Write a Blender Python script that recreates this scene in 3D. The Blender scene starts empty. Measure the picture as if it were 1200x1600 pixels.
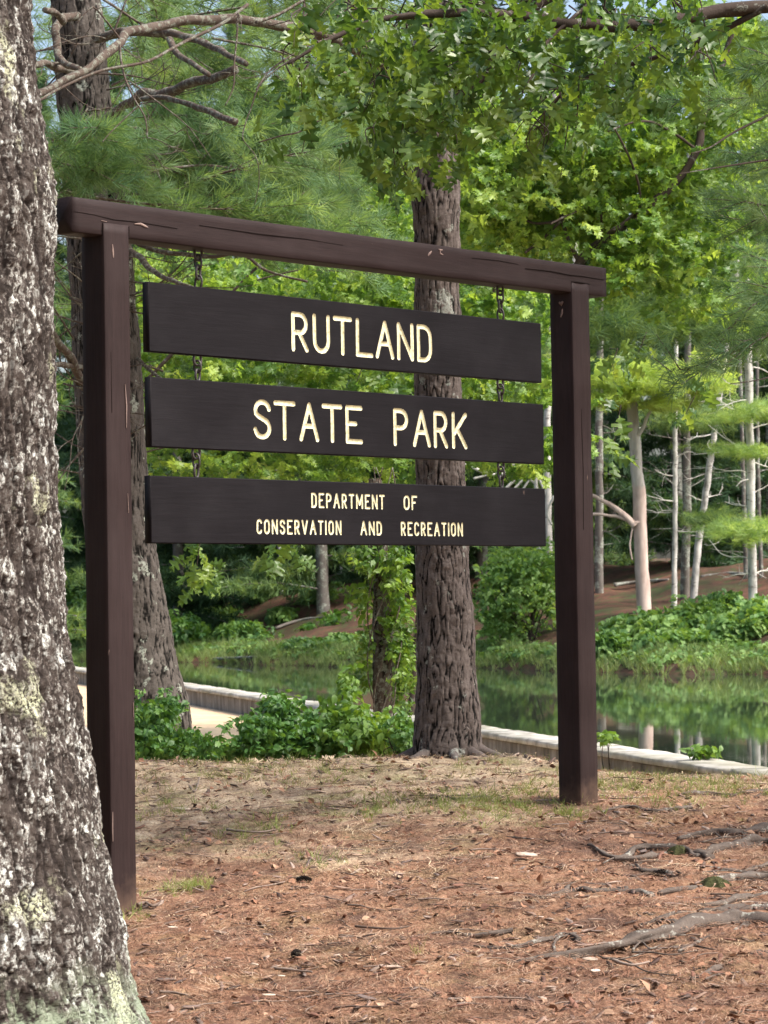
import bpy, math, random
import numpy as np
from mathutils import Matrix, Vector

random.seed(7)
rng = np.random.default_rng(7)
S = bpy.context.scene
COL = S.collection

# ------------------------------------------------------------------ camera
FPX, PITCH, ROLL, CAMZ = 4200.0, 0.0335, -0.0156, 1.2566
cF = np.array([0, math.cos(PITCH), math.sin(PITCH)])
_u = np.array([0, -math.sin(PITCH), math.cos(PITCH)])
_r = np.array([1.0, 0, 0])
cR = _r * math.cos(ROLL) + _u * math.sin(ROLL)
cU = _u * math.cos(ROLL) - _r * math.sin(ROLL)
C0 = np.array([0, 0, CAMZ])
cam_d = bpy.data.cameras.new("camera")
cam = bpy.data.objects.new("camera", cam_d)
COL.objects.link(cam)
cam.matrix_world = Matrix(((cR[0], cU[0], -cF[0], 0), (cR[1], cU[1], -cF[1], 0), (cR[2], cU[2], -cF[2], CAMZ), (0, 0, 0, 1)))
cam_d.sensor_fit = 'VERTICAL'
cam_d.sensor_height = 36
cam_d.sensor_width = 27
cam_d.lens = FPX / 1600 * 36
cam_d.clip_start = 0.1
cam_d.clip_end = 2000
cam_d.dof.use_dof = True
cam_d.dof.focus_distance = 12.0
cam_d.dof.aperture_fstop = 13
S.camera = cam

# ------------------------------------------------------------------ sky, sun, exposure
SUN_EL, SUN_AZ = math.radians(52), math.radians(112)     # azimuth from +Y towards +X
w = bpy.data.worlds.new("World")
S.world = w
w.use_nodes = True
nt = w.node_tree
nt.nodes.clear()
sky = nt.nodes.new('ShaderNodeTexSky')
sky.sky_type = 'NISHITA'
sky.sun_disc = False
sky.sun_elevation = SUN_EL
sky.sun_rotation = SUN_AZ
sky.air_density = 1.0
sky.dust_density = 5.0
sky.ozone_density = 1.0
bg = nt.nodes.new('ShaderNodeBackground')
bg.inputs[1].default_value = 0.14
wo = nt.nodes.new('ShaderNodeOutputWorld')
nt.links.new(sky.outputs[0], bg.inputs[0])
nt.links.new(bg.outputs[0], wo.inputs[0])
sun_d = bpy.data.lights.new("sun", 'SUN')
sun_d.energy = 2.4
sun_d.angle = math.radians(24)
sun_d.color = (1.0, 0.965, 0.90)
sun = bpy.data.objects.new("sun", sun_d)
COL.objects.link(sun)
sd = Vector((math.sin(SUN_AZ) * math.cos(SUN_EL), math.cos(SUN_AZ) * math.cos(SUN_EL), math.sin(SUN_EL)))
sun.rotation_euler = sd.to_track_quat('Z', 'Y').to_euler()
sun.location = (20, -10, 30)
S.view_settings.view_transform = 'Standard'
S.view_settings.look = 'None'
S.view_settings.exposure = 1.2
S.view_settings.gamma = 1
S.view_settings.use_curve_mapping = False
S.cycles.max_bounces = 8
S.cycles.diffuse_bounces = 4
S.cycles.transmission_bounces = 4
S.cycles.transparent_max_bounces = 8

# ------------------------------------------------------------------ helpers
def P(u, v, d):
    """world point seen at photo pixel (u, v) at distance d"""
    return C0 + cF * d + cR * ((u - 600) / FPX * d) - cU * ((v - 800) / FPX * d)

def sst(a, b, x):
    t = np.clip((x - a) / (b - a), 0, 1)
    return t * t * (3 - 2 * t)

def _h(ix, iy, iz, s):
    n = (ix.astype(np.int64) * 73856093) ^ (iy.astype(np.int64) * 19349663) ^ (iz.astype(np.int64) * 83492791) ^ (s * 2654435761)
    n = n & 0xffffffff
    n = ((n ^ (n >> 15)) * 0x2c1b3c6d) & 0xffffffff
    n = ((n ^ (n >> 12)) * 0x297a2d39) & 0xffffffff
    n = n ^ (n >> 15)
    return (n & 0xffffff) / float(0x1000000)

def vnoise(p, s=0):
    i = np.floor(p).astype(np.int64)
    f = p - i
    f = f * f * (3 - 2 * f)
    r = 0
    for dx in (0, 1):
        for dy in (0, 1):
            for dz in (0, 1):
                wgt = (f[:, 0] if dx else 1 - f[:, 0]) * (f[:, 1] if dy else 1 - f[:, 1]) * (f[:, 2] if dz else 1 - f[:, 2])
                r = r + wgt * _h(i[:, 0] + dx, i[:, 1] + dy, i[:, 2] + dz, s)
    return r * 2 - 1

def fbm(p, o=3, s=0):
    r, a = 0, 1
    for k in range(o):
        r = r + a * vnoise(p * 2 ** k + 17.3 * k, s + k)
        a *= .5
    return r

def worley(p, s=0):
    i = np.floor(p).astype(np.int64)
    f1 = np.full(len(p), 9.0)
    f2 = np.full(len(p), 9.0)
    cr = np.zeros(len(p))
    for dx in (-1, 0, 1):
        for dy in (-1, 0, 1):
            for dz in (-1, 0, 1):
                a, b, c = i[:, 0] + dx, i[:, 1] + dy, i[:, 2] + dz
                q = np.stack([a + _h(a, b, c, s), b + _h(a, b, c, s + 1), c + _h(a, b, c, s + 2)], 1)
                d = np.linalg.norm(q - p, axis=1)
                m = d < f1
                f2 = np.where(m, f1, np.minimum(f2, d))
                cr = np.where(m, _h(a, b, c, s + 3), cr)
                f1 = np.where(m, d, f1)
    return f1, f2, cr

# wall line and shore line, metres
def wall_x(y):
    return 2.61 - .253 * (y - 18.3)

def shore_y(x):
    return 64.4 - 1.55 * x + 0.8 * np.sin(x * 0.9) + .4 * np.sin(x * 2.7 + 1)

WATER_Z = -0.30
def zg(x, y):
    x = np.asarray(x, float)
    y = np.asarray(y, float)
    k = sst(.5, 1.7, x)
    up = -.14 + .07 * (y - 9) + .035 * (np.clip(x, -6, .95) + 1.13) * (1 - .9 * sst(13.6, 15.4, y))
    up = np.maximum(up, -.35)
    dn = (.335 - .055 * k) - (.15 - .08 * k) * (y - (16.0 - 1.6 * k))
    kk = .06
    hh = np.clip(.5 + .5 * (dn - up) / kk, 0, 1)
    near = dn + (up - dn) * hh - kk * hh * (1 - hh)
    near = np.maximum(near, -.17)
    wx = wall_x(y)
    near = near - .16 * np.exp(-(np.maximum(0, wx - .4 - x) / .7) ** 2) * sst(18.6, 20.5, y) * sst(30, 24, y)
    near = np.maximum(near, -.19)
    pond = sst(0.05, .5, x - wx) * sst(17, 18, y + np.maximum(0, x - 2.6) * 0)
    near = near * (1 - pond) + (-1.3) * pond
    t = y - shore_y(x)
    sl = .088 + .035 * sst(2, -4, x)
    bank = np.where(t < 2, WATER_Z - .02 + .2 * t + .03 * sst(0, .3, t) * sst(2, 1, t), WATER_Z + .38 + sl * (t - 2))
    bank = bank + .18 * np.sin(x * .8 + y * .35) * sst(1, 6, t) - np.maximum(0, t - 24) * sl * .85
    b = sst(-2.5, 0.0, t)
    far = np.where(t < 0, np.maximum(bank, -1.3), bank)
    return near * (1 - b) + far * b

def hit(u, v):
    """where the line of sight through (u, v) meets the ground"""
    d = np.geomspace(7, 300, 9000)
    pts = C0[None] + d[:, None] * (cF + cR * ((u - 600) / FPX) - cU * ((v - 800) / FPX))[None]
    m = np.nonzero(pts[:, 2] <= zg(pts[:, 0], pts[:, 1]))[0]
    k = m[0] if len(m) else len(d) - 1
    return pts[k], d[k]

def tag(o, label=None, cat=None, group=None, kind=None):
    if label: o['label'] = label
    if cat: o['category'] = cat
    if group: o['group'] = group
    if kind: o['kind'] = kind
    return o

def empty(name, loc, rz=0):
    o = bpy.data.objects.new(name, None)
    o.empty_display_size = .1
    COL.objects.link(o)
    o.location = loc
    o.rotation_euler = (0, 0, rz)
    return o

def mesh_np(name, V, F, mat=None, smooth=True, attrs=None):
    """F: list of arrays (n,3) and/or (n,4)"""
    me = bpy.data.meshes.new(name)
    V = np.asarray(V, np.float32)
    if not isinstance(F, (list, tuple)) or (len(F) and np.ndim(F[0]) == 1):
        F = [np.asarray(F)]
    F = [np.asarray(f, np.int32) for f in F if len(f)]
    nl = sum(f.size for f in F)
    nf = sum(len(f) for f in F)
    me.vertices.add(len(V))
    me.vertices.foreach_set('co', V.ravel())
    me.loops.add(nl)
    me.loops.foreach_set('vertex_index', np.concatenate([f.ravel() for f in F]))
    me.polygons.add(nf)
    tot = np.concatenate([np.full(len(f), f.shape[1], np.int32) for f in F])
    st = np.concatenate([[0], np.cumsum(tot)[:-1]]).astype(np.int32)
    me.polygons.foreach_set('loop_start', st)
    me.polygons.foreach_set('loop_total', tot)
    if attrs:
        for k, a in attrs.items():
            a = np.asarray(a, np.float32)
            if a.ndim == 2:
                at = me.attributes.new(k, 'FLOAT_VECTOR', 'POINT')
                at.data.foreach_set('vector', a.ravel())
            else:
                at = me.attributes.new(k, 'FLOAT', 'POINT')
                at.data.foreach_set('value', a)
    me.update(calc_edges=True)
    me.validate()
    if smooth:
        me.polygons.foreach_set('use_smooth', np.ones(nf, bool))
    if mat: me.materials.append(mat)
    return me

def link(name, me, parent=None, world=True):
    """link a mesh whose vertices are in world space; keeps it in place under parent"""
    o = bpy.data.objects.new(name, me)
    COL.objects.link(o)
    if parent is not None:
        o.parent = parent
        if world:
            m = Matrix.Translation(parent.location) @ parent.rotation_euler.to_matrix().to_4x4()
            o.matrix_parent_inverse = m.inverted()
    return o

def grid_faces(nr, nc, wrap=False):
    r = np.arange(nr - 1)[:, None]
    c = np.arange(nc if wrap else nc - 1)[None]
    c1 = (c + 1) % nc
    a = r * nc + c
    b = r * nc + c1
    return np.stack([a, b, b + nc, a + nc], -1).reshape(-1, 4)

def smooth_path(pts, n):
    pts = np.asarray(pts, float)
    t = np.linspace(0, len(pts) - 1, n)
    i = np.clip(np.floor(t).astype(int), 0, len(pts) - 2)
    f = (t - i)[:, None]
    g = lambda k: pts[np.clip(k, 0, len(pts) - 1)]
    a, b, c, d = g(i - 1), g(i), g(i + 1), g(i + 2)
    return .5 * ((2 * b) + (-a + c) * f + (2 * a - 5 * b + 4 * c - d) * f ** 2 + (-a + 3 * b - 3 * c + d) * f ** 3)

def tube_arrays(path, rad, ns=8, wob=0, seed=0):
    path = np.asarray(path, float)
    rad = np.broadcast_to(np.asarray(rad, float), (len(path),))
    T = np.gradient(path, axis=0)
    T /= np.linalg.norm(T, axis=1)[:, None] + 1e-9
    ref = np.array([0, 0, 1.0]) if abs(T[:, 2].mean()) < .8 else np.array([1.0, 0, 0])
    A = np.cross(T, ref)
    A /= np.linalg.norm(A, axis=1)[:, None] + 1e-9
    B = np.cross(T, A)
    th = np.linspace(0, 2 * np.pi, ns, endpoint=False)
    R = rad[:, None] * np.ones(ns)[None]
    if wob:
        lp = np.concatenate([np.zeros(1), np.cumsum(np.linalg.norm(np.diff(path, axis=0), axis=1))])
        q = np.stack([(np.cos(th)[None] * 1.3 + lp[:, None] * .0), (np.sin(th)[None] * 1.3 + 0 * lp[:, None]), lp[:, None] / (rad.mean() * 5) + 0 * th[None]], -1).reshape(-1, 3)
        R = R * (1 + wob * fbm(q + seed * 7.1, 2, seed).reshape(R.shape))
    V = path[:, None] + R[:, :, None] * (np.cos(th)[None, :, None] * A[:, None] + np.sin(th)[None, :, None] * B[:, None])
    V = V.reshape(-1, 3)
    F = grid_faces(len(path), ns, True)
    n = len(V)
    V = np.vstack([V, path[:1], path[-1:]])
    k = np.arange(ns)
    k1 = (k + 1) % ns
    base = (len(path) - 1) * ns
    caps = np.concatenate([np.stack([k1, k, np.full(ns, n)], 1), np.stack([base + k, base + k1, np.full(ns, n + 1)], 1)])
    return V, F, caps

def join(arrs):
    Vs, Q, T, o = [], [], [], 0
    for V, F, C in arrs:
        Vs.append(V)
        if len(F): Q.append(F + o)
        if len(C): T.append(C + o)
        o += len(V)
    out = []
    if Q: out.append(np.concatenate(Q))
    if T: out.append(np.concatenate(T))
    return np.concatenate(Vs), out

def box_arrays(a, b):
    x0, y0, z0 = a
    x1, y1, z1 = b
    V = np.array([(x0, y0, z0), (x1, y0, z0), (x1, y1, z0), (x0, y1, z0), (x0, y0, z1), (x1, y0, z1), (x1, y1, z1), (x0, y1, z1)], float)
    F = np.array([(0, 3, 2, 1), (4, 5, 6, 7), (0, 1, 5, 4), (1, 2, 6, 5), (2, 3, 7, 6), (3, 0, 4, 7)])
    return V, F, np.zeros((0, 3), int)

# ------------------------------------------------------------------ materials
def new_mat(name):
    m = bpy.data.materials.new(name)
    m.use_nodes = True
    n = m.node_tree
    n.nodes.clear()
    return m, n

class NB:
    """small node-tree builder"""
    def __init__(s, name):
        s.m, s.n = new_mat(name)
        s.out = s.n.nodes.new('ShaderNodeOutputMaterial')
    def node(s, t, **kw):
        x = s.n.nodes.new(t)
        for k, v in kw.items(): setattr(x, k, v)
        return x
    def set(s, sock, v):
        if hasattr(v, 'is_output') or isinstance(v, bpy.types.NodeSocket): s.n.links.new(v, sock)
        elif isinstance(v, (tuple, list)) and len(v) == 3 and sock.type == 'RGBA': sock.default_value = (*v, 1)
        else: sock.default_value = v
    def coord(s, which='Object', scale=(1, 1, 1)):
        t = s.node('ShaderNodeTexCoord')
        mp = s.node('ShaderNodeMapping')
        mp.inputs['Scale'].default_value = scale
        s.n.links.new(t.outputs[which], mp.inputs[0])
        return mp.outputs[0]
    def geopos(s, scale=(1, 1, 1)):
        t = s.node('ShaderNodeNewGeometry')
        mp = s.node('ShaderNodeMapping')
        mp.inputs['Scale'].default_value = scale
        s.n.links.new(t.outputs['Position'], mp.inputs[0])
        return mp.outputs[0]
    def noise(s, vec, scale=5, detail=4, rough=.55, dist=0):
        x = s.node('ShaderNodeTexNoise')
        s.set(x.inputs['Vector'], vec)
        x.inputs['Scale'].default_value = scale
        x.inputs['Detail'].default_value = detail
        x.inputs['Roughness'].default_value = rough
        x.inputs['Distortion'].default_value = dist
        return x.outputs[0]
    def vor(s, vec, scale=5, feature='F1', out='Distance'):
        x = s.node('ShaderNodeTexVoronoi', feature=feature)
        s.set(x.inputs['Vector'], vec)
        x.inputs['Scale'].default_value = scale
        return x.outputs[out]
    def ramp(s, fac, stops, interp='LINEAR'):
        x = s.node('ShaderNodeValToRGB')
        x.color_ramp.interpolation = interp
        e = x.color_ramp.elements
        while len(e) < len(stops): e.new(.5)
        for el, (p, c) in zip(e, stops):
            el.position = p
            el.color = (c, c, c, 1) if isinstance(c, (int, float)) else (*c, 1)
        s.set(x.inputs[0], fac)
        return x.outputs[0]
    def mix(s, f, a, b, mode='MIX'):
        x = s.node('ShaderNodeMix', data_type='RGBA', blend_type=mode)
        s.set(x.inputs[0], f)
        s.set(x.inputs[6], a)
        s.set(x.inputs[7], b)
        return x.outputs[2]
    def math(s, op, a, b=0.0):
        x = s.node('ShaderNodeMath', operation=op)
        s.set(x.inputs[0], a)
        s.set(x.inputs[1], b)
        return x.outputs[0]
    def attr(s, name, out='Fac'):
        x = s.node('ShaderNodeAttribute')
        x.attribute_name = name
        return x.outputs[out]
    def rand(s):
        return s.node('ShaderNodeObjectInfo').outputs['Random']
    def bump(s, h, strength=.5, dist=.01, normal=None):
        x = s.node('ShaderNodeBump')
        x.inputs['Strength'].default_value = strength
        x.inputs['Distance'].default_value = dist
        s.set(x.inputs['Height'], h)
        if normal is not None: s.set(x.inputs['Normal'], normal)
        return x.outputs[0]
    def bsdf(s, color, rough=.8, spec=.3, normal=None, **kw):
        x = s.node('ShaderNodeBsdfPrincipled')
        s.set(x.inputs['Base Color'], color)
        s.set(x.inputs['Roughness'], rough)
        s.set(x.inputs['Specular IOR Level'], spec)
        if normal is not None: s.set(x.inputs['Normal'], normal)
        for k, v in kw.items(): s.set(x.inputs[k.replace('_', ' ')], v)
        return x.outputs[0]
    def done(s, sh):
        s.n.links.new(sh, s.out.inputs[0])
        return s.m

def foliage(name, cols, trans=.35, rough=.5, spec=.3, patch=.6):
    """leaf material: colour varies per leaf and from clump to clump"""
    b = NB(name)
    k = len(cols)
    big = b.noise(b.geopos(), patch, 2, .5)
    f = b.math('ADD', b.math('MULTIPLY', b.rand(), .55), b.math('MULTIPLY', b.math('SUBTRACT', big, .28), 1.0))
    c = b.ramp(f, [(i / (k - 1), cols[i]) for i in range(k)])
    p = b.bsdf(c, rough, spec)
    t = b.node('ShaderNodeBsdfTranslucent')
    tc = b.mix(1.0, c, (1.5, 1.35, .55), 'MULTIPLY')
    b.set(t.inputs[0], tc)
    mx = b.node('ShaderNodeMixShader')
    mx.inputs[0].default_value = trans
    b.n.links.new(p, mx.inputs[1])
    b.n.links.new(t.outputs[0], mx.inputs[2])
    return b.done(mx.outputs[0])

M = {}
M['needle_near'] = foliage('pine_needles', [(.045, .090, .040), (.095, .170, .070), (.17, .27, .11), (.29, .39, .17)], .42, .55, .3, .8)
M['needle_mid'] = foliage('pine_needles_far', [(.036, .085, .042), (.09, .17, .075), (.19, .29, .12), (.34, .46, .19)], .45, .6, .2, .35)
M['needle_bright'] = foliage('pine_needles_young', [(.12, .23, .085), (.30, .44, .17), (.50, .62, .29)], .5, .6, .2, .5)
M['needle_sunlit'] = foliage('sunlit_young_needles', [(.26, .38, .12), (.42, .56, .18), (.58, .68, .28)], .5, .6, .2, .5)  # young needles with sunlight painted in as a brighter colour
M['needle_pale'] = foliage('soft_pine_needles', [(.050, .115, .062), (.10, .19, .095), (.17, .28, .14), (.29, .40, .20)], .45, .6, .2, .8)
M['needle_dark'] = foliage('hemlock_needles', [(.022, .052, .028), (.050, .105, .052), (.115, .195, .085)], .35, .6, .2, .2)
M['oak'] = foliage('oak_leaf', [(.024, .062, .018), (.060, .13, .030), (.14, .235, .045), (.26, .36, .07)], .45, .36, .55, 2.2)
M['maple'] = foliage('maple_leaf', [(.045, .11, .030), (.12, .235, .055), (.25, .39, .085), (.45, .57, .17)], .52, .38, .4, 1.2)
M['shrub_dark'] = foliage('shrub_leaf', [(.028, .085, .024), (.080, .185, .042), (.19, .32, .07)], .35, .45, .4, 1.8)
M['shrub_light'] = foliage('light_shrub_leaf', [(.06, .13, .03), (.13, .24, .045), (.24, .36, .07)], .4, .45, .4, 1.5)
M['bank_leaf'] = foliage('bank_shrub_leaf', [(.05, .125, .042), (.15, .28, .08), (.32, .46, .14)], .35, .5, .3, .6)
M['bank_leaf2'] = foliage('sapling_leaf', [(.09, .19, .06), (.20, .34, .11), (.34, .48, .18)], .5, .5, .3, .9)
M['vine'] = foliage('vine_leaf', [(.04, .10, .025), (.11, .21, .035), (.24, .36, .06)], .42, .4, .45, 2.5)
M['grass'] = foliage('grass_blade', [(.10, .13, .04), (.20, .21, .08), (.34, .29, .14)], .3, .6, .2, 1.6)
M['grass_green'] = foliage('green_grass_blade', [(.10, .15, .04), (.22, .27, .08), (.34, .38, .14)], .3, .6, .2, 1.6)
M['reed'] = foliage('shore_grass', [(.11, .17, .06), (.21, .29, .11), (.34, .41, .18)], .35, .55, .2, .7)

def litter_mat(name, cols, rough=.8):
    b = NB(name)
    k = len(cols)
    c = b.ramp(b.rand(), [(i / (k - 1), cols[i]) for i in range(k)])
    return b.done(b.bsdf(c, rough, .2))
M['dead_needle'] = litter_mat('fallen_needles', [(.055, .026, .018), (.22, .105, .065), (.30, .165, .105), (.12, .055, .035), (.46, .33, .23), (.24, .12, .075), (.36, .20, .13)])
M['tan_needle'] = litter_mat('bleached_needles', [(.16, .10, .06), (.46, .34, .21), (.62, .50, .34), (.36, .24, .15), (.50, .36, .22)])
M['dead_leaf'] = litter_mat('dead_leaf', [(.10, .05, .035), (.28, .14, .085), (.40, .27, .18), (.20, .10, .06), (.33, .18, .11)])
M['flake'] = litter_mat('bark_flake', [(.035, .025, .022), (.10, .07, .058), (.22, .15, .12), (.07, .045, .036), (.30, .20, .15), (.13, .10, .09), (.46, .35, .28), (.05, .033, .028), (.20, .10, .07), (.16, .085, .06)])
M['chip'] = litter_mat('bare_wood_chip', [(.44, .34, .26), (.56, .47, .38), (.36, .25, .18)])
M['twig'] = litter_mat('twig', [(.10, .07, .055), (.20, .15, .12), (.28, .22, .18)])

def bark_mat(name, dark, mid, light, lichen=.0, lcol=(.45, .48, .42), sc=1.0, speck=0.0):
    b = NB(name)
    pos = b.geopos((1, 1, .45))
    pl = b.attr('plate')
    cell = b.attr('cell')
    n1 = b.noise(pos, 22 * sc, 5, .65)
    n2 = b.noise(b.geopos(), 3.2 * sc, 3, .5)
    c = b.mix(b.ramp(b.math('ADD', b.math('MULTIPLY', cell, .5), b.math('MULTIPLY', n1, .6)), [(.25, 0.0), (.8, 1.0)]), mid, light)
    c = b.mix(b.ramp(pl, [(.14, 1.0), (.58, 0.0)]), c, dark)
    n3 = b.noise(b.geopos(), 90 * sc, 3, .6)
    c = b.mix(b.ramp(n3, [(.45, 0.0), (.75, .45)]), c, dark)
    if lichen:
        lm = b.math('MULTIPLY', b.ramp(b.noise(b.geopos(), 7 * sc, 4, .62), [(.62 - lichen * .3, 0.0), (.66 - lichen * .3, 1.0)]),
                    b.ramp(b.noise(b.geopos(), 60 * sc, 3, .7), [(.42, 0.0), (.5, 1.0)]))
        c = b.mix(lm, c, lcol)
    bp = b.bump(b.noise(pos, 60 * sc, 4, .7), .6, .006)
    return b.done(b.bsdf(c, .92, .12, bp))

M['bark_pine'] = bark_mat('pine_bark', (.006, .005, .0045), (.066, .052, .046), (.165, .138, .125), .08, (.24, .25, .22))
M['bark_pine2'] = bark_mat('lichened_pine_bark', (.008, .007, .006), (.060, .050, .044), (.135, .118, .105), .08, (.30, .32, .27))
M['bark_far'] = bark_mat('grey_bark', (.03, .027, .024), (.10, .088, .078), (.21, .19, .17), .35, (.32, .34, .29), .5)
M['bark_branch'] = bark_mat('branch_bark', (.018, .013, .011), (.070, .050, .040), (.14, .11, .09), .34, (.21, .215, .175), 4.0)
M['bark_dark'] = bark_mat('dark_twig_bark', (.015, .011, .009), (.045, .033, .027), (.09, .07, .058), .1, (.2, .2, .17), 2.0)
M['root'] = bark_mat('root_bark', (.020, .014, .012), (.080, .060, .049), (.165, .138, .118), .14, (.30, .29, .25), 2.6)

def birch_mat():
    b = NB('pale_bark')
    n = b.noise(b.geopos((1, 1, .5)), 5, 5, .6)
    c = b.ramp(n, [(.3, (.16, .15, .135)), (.46, (.46, .45, .42)), (.68, (.70, .68, .63))])
    d = b.ramp(b.noise(b.geopos((1, 1, 3)), 6, 3, .6), [(.60, 0.0), (.66, .8)])
    c = b.mix(d, c, (.12, .10, .09))
    return b.done(b.bsdf(c, .85, .2, b.bump(n, .4, .02)))
M['birch'] = birch_mat()
def snag_mat():
    b = NB('bare_snag_wood')
    n = b.noise(b.geopos((1, 1, .25)), 6, 5, .6)
    z = b.node('ShaderNodeSeparateXYZ')
    b.set(z.inputs[0], b.geopos())
    hi = b.ramp(b.math('ADD', b.math('MULTIPLY', z.outputs[2], .1), b.math('MULTIPLY', b.noise(b.geopos(), 2.5, 3), .12)), [(.44, 0.0), (.46, 1.0)])
    c1 = b.ramp(n, [(.3, (.40, .30, .26)), (.6, (.62, .50, .44))])
    c2 = b.ramp(n, [(.3, (.26, .24, .22)), (.6, (.58, .55, .51))])
    return b.done(b.bsdf(b.mix(hi, c1, c2), .85, .2, b.bump(n, .4, .02)))
M['snag'] = snag_mat()
def plain(name, col, rough=.8, spec=.3, var=.3, sc=8):
    b = NB(name)
    n = b.noise(b.geopos(), sc, 4, .6)
    c = b.mix(b.ramp(n, [(.3, 0.0), (.7, 1.0)]), tuple(x * (1 - var) for x in col), tuple(min(1, x * (1 + var)) for x in col))
    return b.done(b.bsdf(c, rough, spec, b.bump(n, .2, .01)))
M['white_branch'] = plain('bleached_branch', (.62, .60, .55), .8, .2, .2)

def lichen_bark():
    """flaky near-black bark crusted with white, grey, cream and green lichen"""
    b = NB('lichen_bark')
    cell, pl, cell2 = b.attr('cell'), b.attr('plate'), b.attr('fine')
    pos = b.geopos()
    zone = b.noise(pos, 5.5, 4, .6)
    n = b.noise(pos, 95, 4, .7)
    f = b.math('ADD', b.math('MULTIPLY', cell2, .76), b.math('MULTIPLY', b.math('SUBTRACT', zone, .55), 1.7))
    n0 = b.noise(b.geopos((1, 1, .6)), 210, 4, .7)
    f = b.math('ADD', f, b.math('MULTIPLY', b.math('SUBTRACT', n, .5), 1.2))
    f = b.math('ADD', f, b.math('MULTIPLY', b.math('SUBTRACT', n0, .5), 1.3))
    c = b.ramp(f, [(.0, (.026, .021, .018)), (.22, (.055, .045, .039)), (.33, (.105, .088, .078)), (.43, (.165, .148, .132)), (.53, (.24, .235, .21)), (.66, (.38, .39, .36)), (.90, (.66, .68, .64))])
    band = b.noise(b.geopos((1, 1, .22)), 24, 3, .6)
    c = b.mix(b.ramp(band, [(.40, .80), (.52, 0.0)]), c, (.060, .048, .041))
    # patches of crustose lichen: pale yellow-green and grey-green
    ym = b.math('MULTIPLY', b.ramp(b.noise(b.geopos((1, 1, .7)), 4.2, 3, .55), [(.59, 0.0), (.67, 1.0)]), b.ramp(n, [(.44, 0.0), (.54, 1.0)]))
    c = b.mix(ym, c, (.50, .52, .35))
    z = b.node('ShaderNodeSeparateXYZ')
    b.set(z.inputs[0], b.geopos())
    low = b.ramp(b.math('ADD', z.outputs[2], b.math('MULTIPLY', b.noise(pos, 3, 2), .25)), [(.15, 1.0), (.32, 0.0)])
    gm = b.math('MULTIPLY', b.math('MULTIPLY', low, b.ramp(b.noise(pos, 11, 4, .65), [(.40, 0.0), (.52, .85)])), b.ramp(n, [(.3, .2), (.5, 1.0)]))
    c = b.mix(gm, c, (.24, .29, .20))
    c = b.mix(b.ramp(pl, [(.05, 1.0), (.42, 0.0)]), c, (.020, .015, .013))
    h = b.math('ADD', b.math('MULTIPLY', n, .6), b.noise(pos, 220, 3, .7))
    return b.done(b.bsdf(c, .9, .15, b.bump(h, .7, .006)))
M['lichen'] = lichen_bark()

def ground_mat():
    b = NB('needle_covered_ground')
    pos = b.geopos()
    sep = b.node('ShaderNodeSeparateXYZ')
    b.set(sep.inputs[0], pos)
    n1 = b.noise(pos, 1.3, 4, .6)
    n2 = b.noise(b.geopos((1, .6, 1)), 11, 6, .8)
    n3 = b.noise(b.geopos((1, .45, 1)), 75, 4, .75)
    red = b.ramp(b.math('ADD', b.math('MULTIPLY', n2, .5), b.math('MULTIPLY', n3, .5)), [(.32, (.040, .024, .020)), (.42, (.155, .082, .052)), (.52, (.29, .158, .098)), (.64, (.46, .31, .20))])
    tan = b.ramp(b.math('ADD', b.math('MULTIPLY', n2, .5), b.math('MULTIPLY', n3, .5)), [(.32, (.10, .065, .045)), (.42, (.38, .27, .175)), (.52, (.62, .49, .335)), (.64, (.80, .70, .52))])
    grn = b.ramp(n3, [(.3, (.12, .12, .045)), (.7, (.38, .36, .17))])
    # nearer ground is red needles, the back of the mound dry straw
    g = b.math('ADD', b.math('MULTIPLY', b.math('SUBTRACT', sep.outputs[1], 12.2), .30), b.math('MULTIPLY', b.math('SUBTRACT', n1, .5), 2.0))
    left = b.math('MULTIPLY', sep.outputs[0], -.22)
    g = b.math('ADD', g, left)
    c = b.mix(b.ramp(g, [(.0, 0.0), (.55, .85)]), red, tan)
    gm = b.math('MULTIPLY', b.ramp(b.noise(pos, 2.1, 4, .65), [(.50, 0.0), (.62, .75)]), b.ramp(g, [(-.0, .25), (.4, 1.0)]))
    c = b.mix(gm, c, grn)
    dirt = b.ramp(b.noise(pos, 3.1, 5, .7), [(.47, 0.0), (.62, .7)])
    c = b.mix(dirt, c, (.095, .062, .052))
    # woodland floor across the water
    y2 = b.ramp(b.math('MULTIPLY', sep.outputs[1], .02), [(.9, 0.0), (1.0, 1.0)])
    nf = b.noise(pos, .55, 5, .65)
    wf = b.ramp(nf, [(.34, (.035, .055, .022)), (.47, (.075, .045, .032)), (.62, (.155, .075, .052)), (.78, (.24, .13, .095))])
    wf = b.mix(b.ramp(b.noise(pos, 4.5, 6, .8), [(.48, 0.0), (.60, .7)]), wf, (.045, .032, .024))
    wf = b.mix(b.ramp(b.noise(pos, 2.5, 4, .7), [(.5, 0.0), (.62, .65)]), wf, (.05, .085, .03))
    c = b.mix(y2, c, wf)
    h = b.math('ADD', b.math('MULTIPLY', n2, .5), n3)
    return b.done(b.bsdf(c, .95, .1, b.bump(h, .8, .02)))
M['ground'] = ground_mat()

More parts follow.
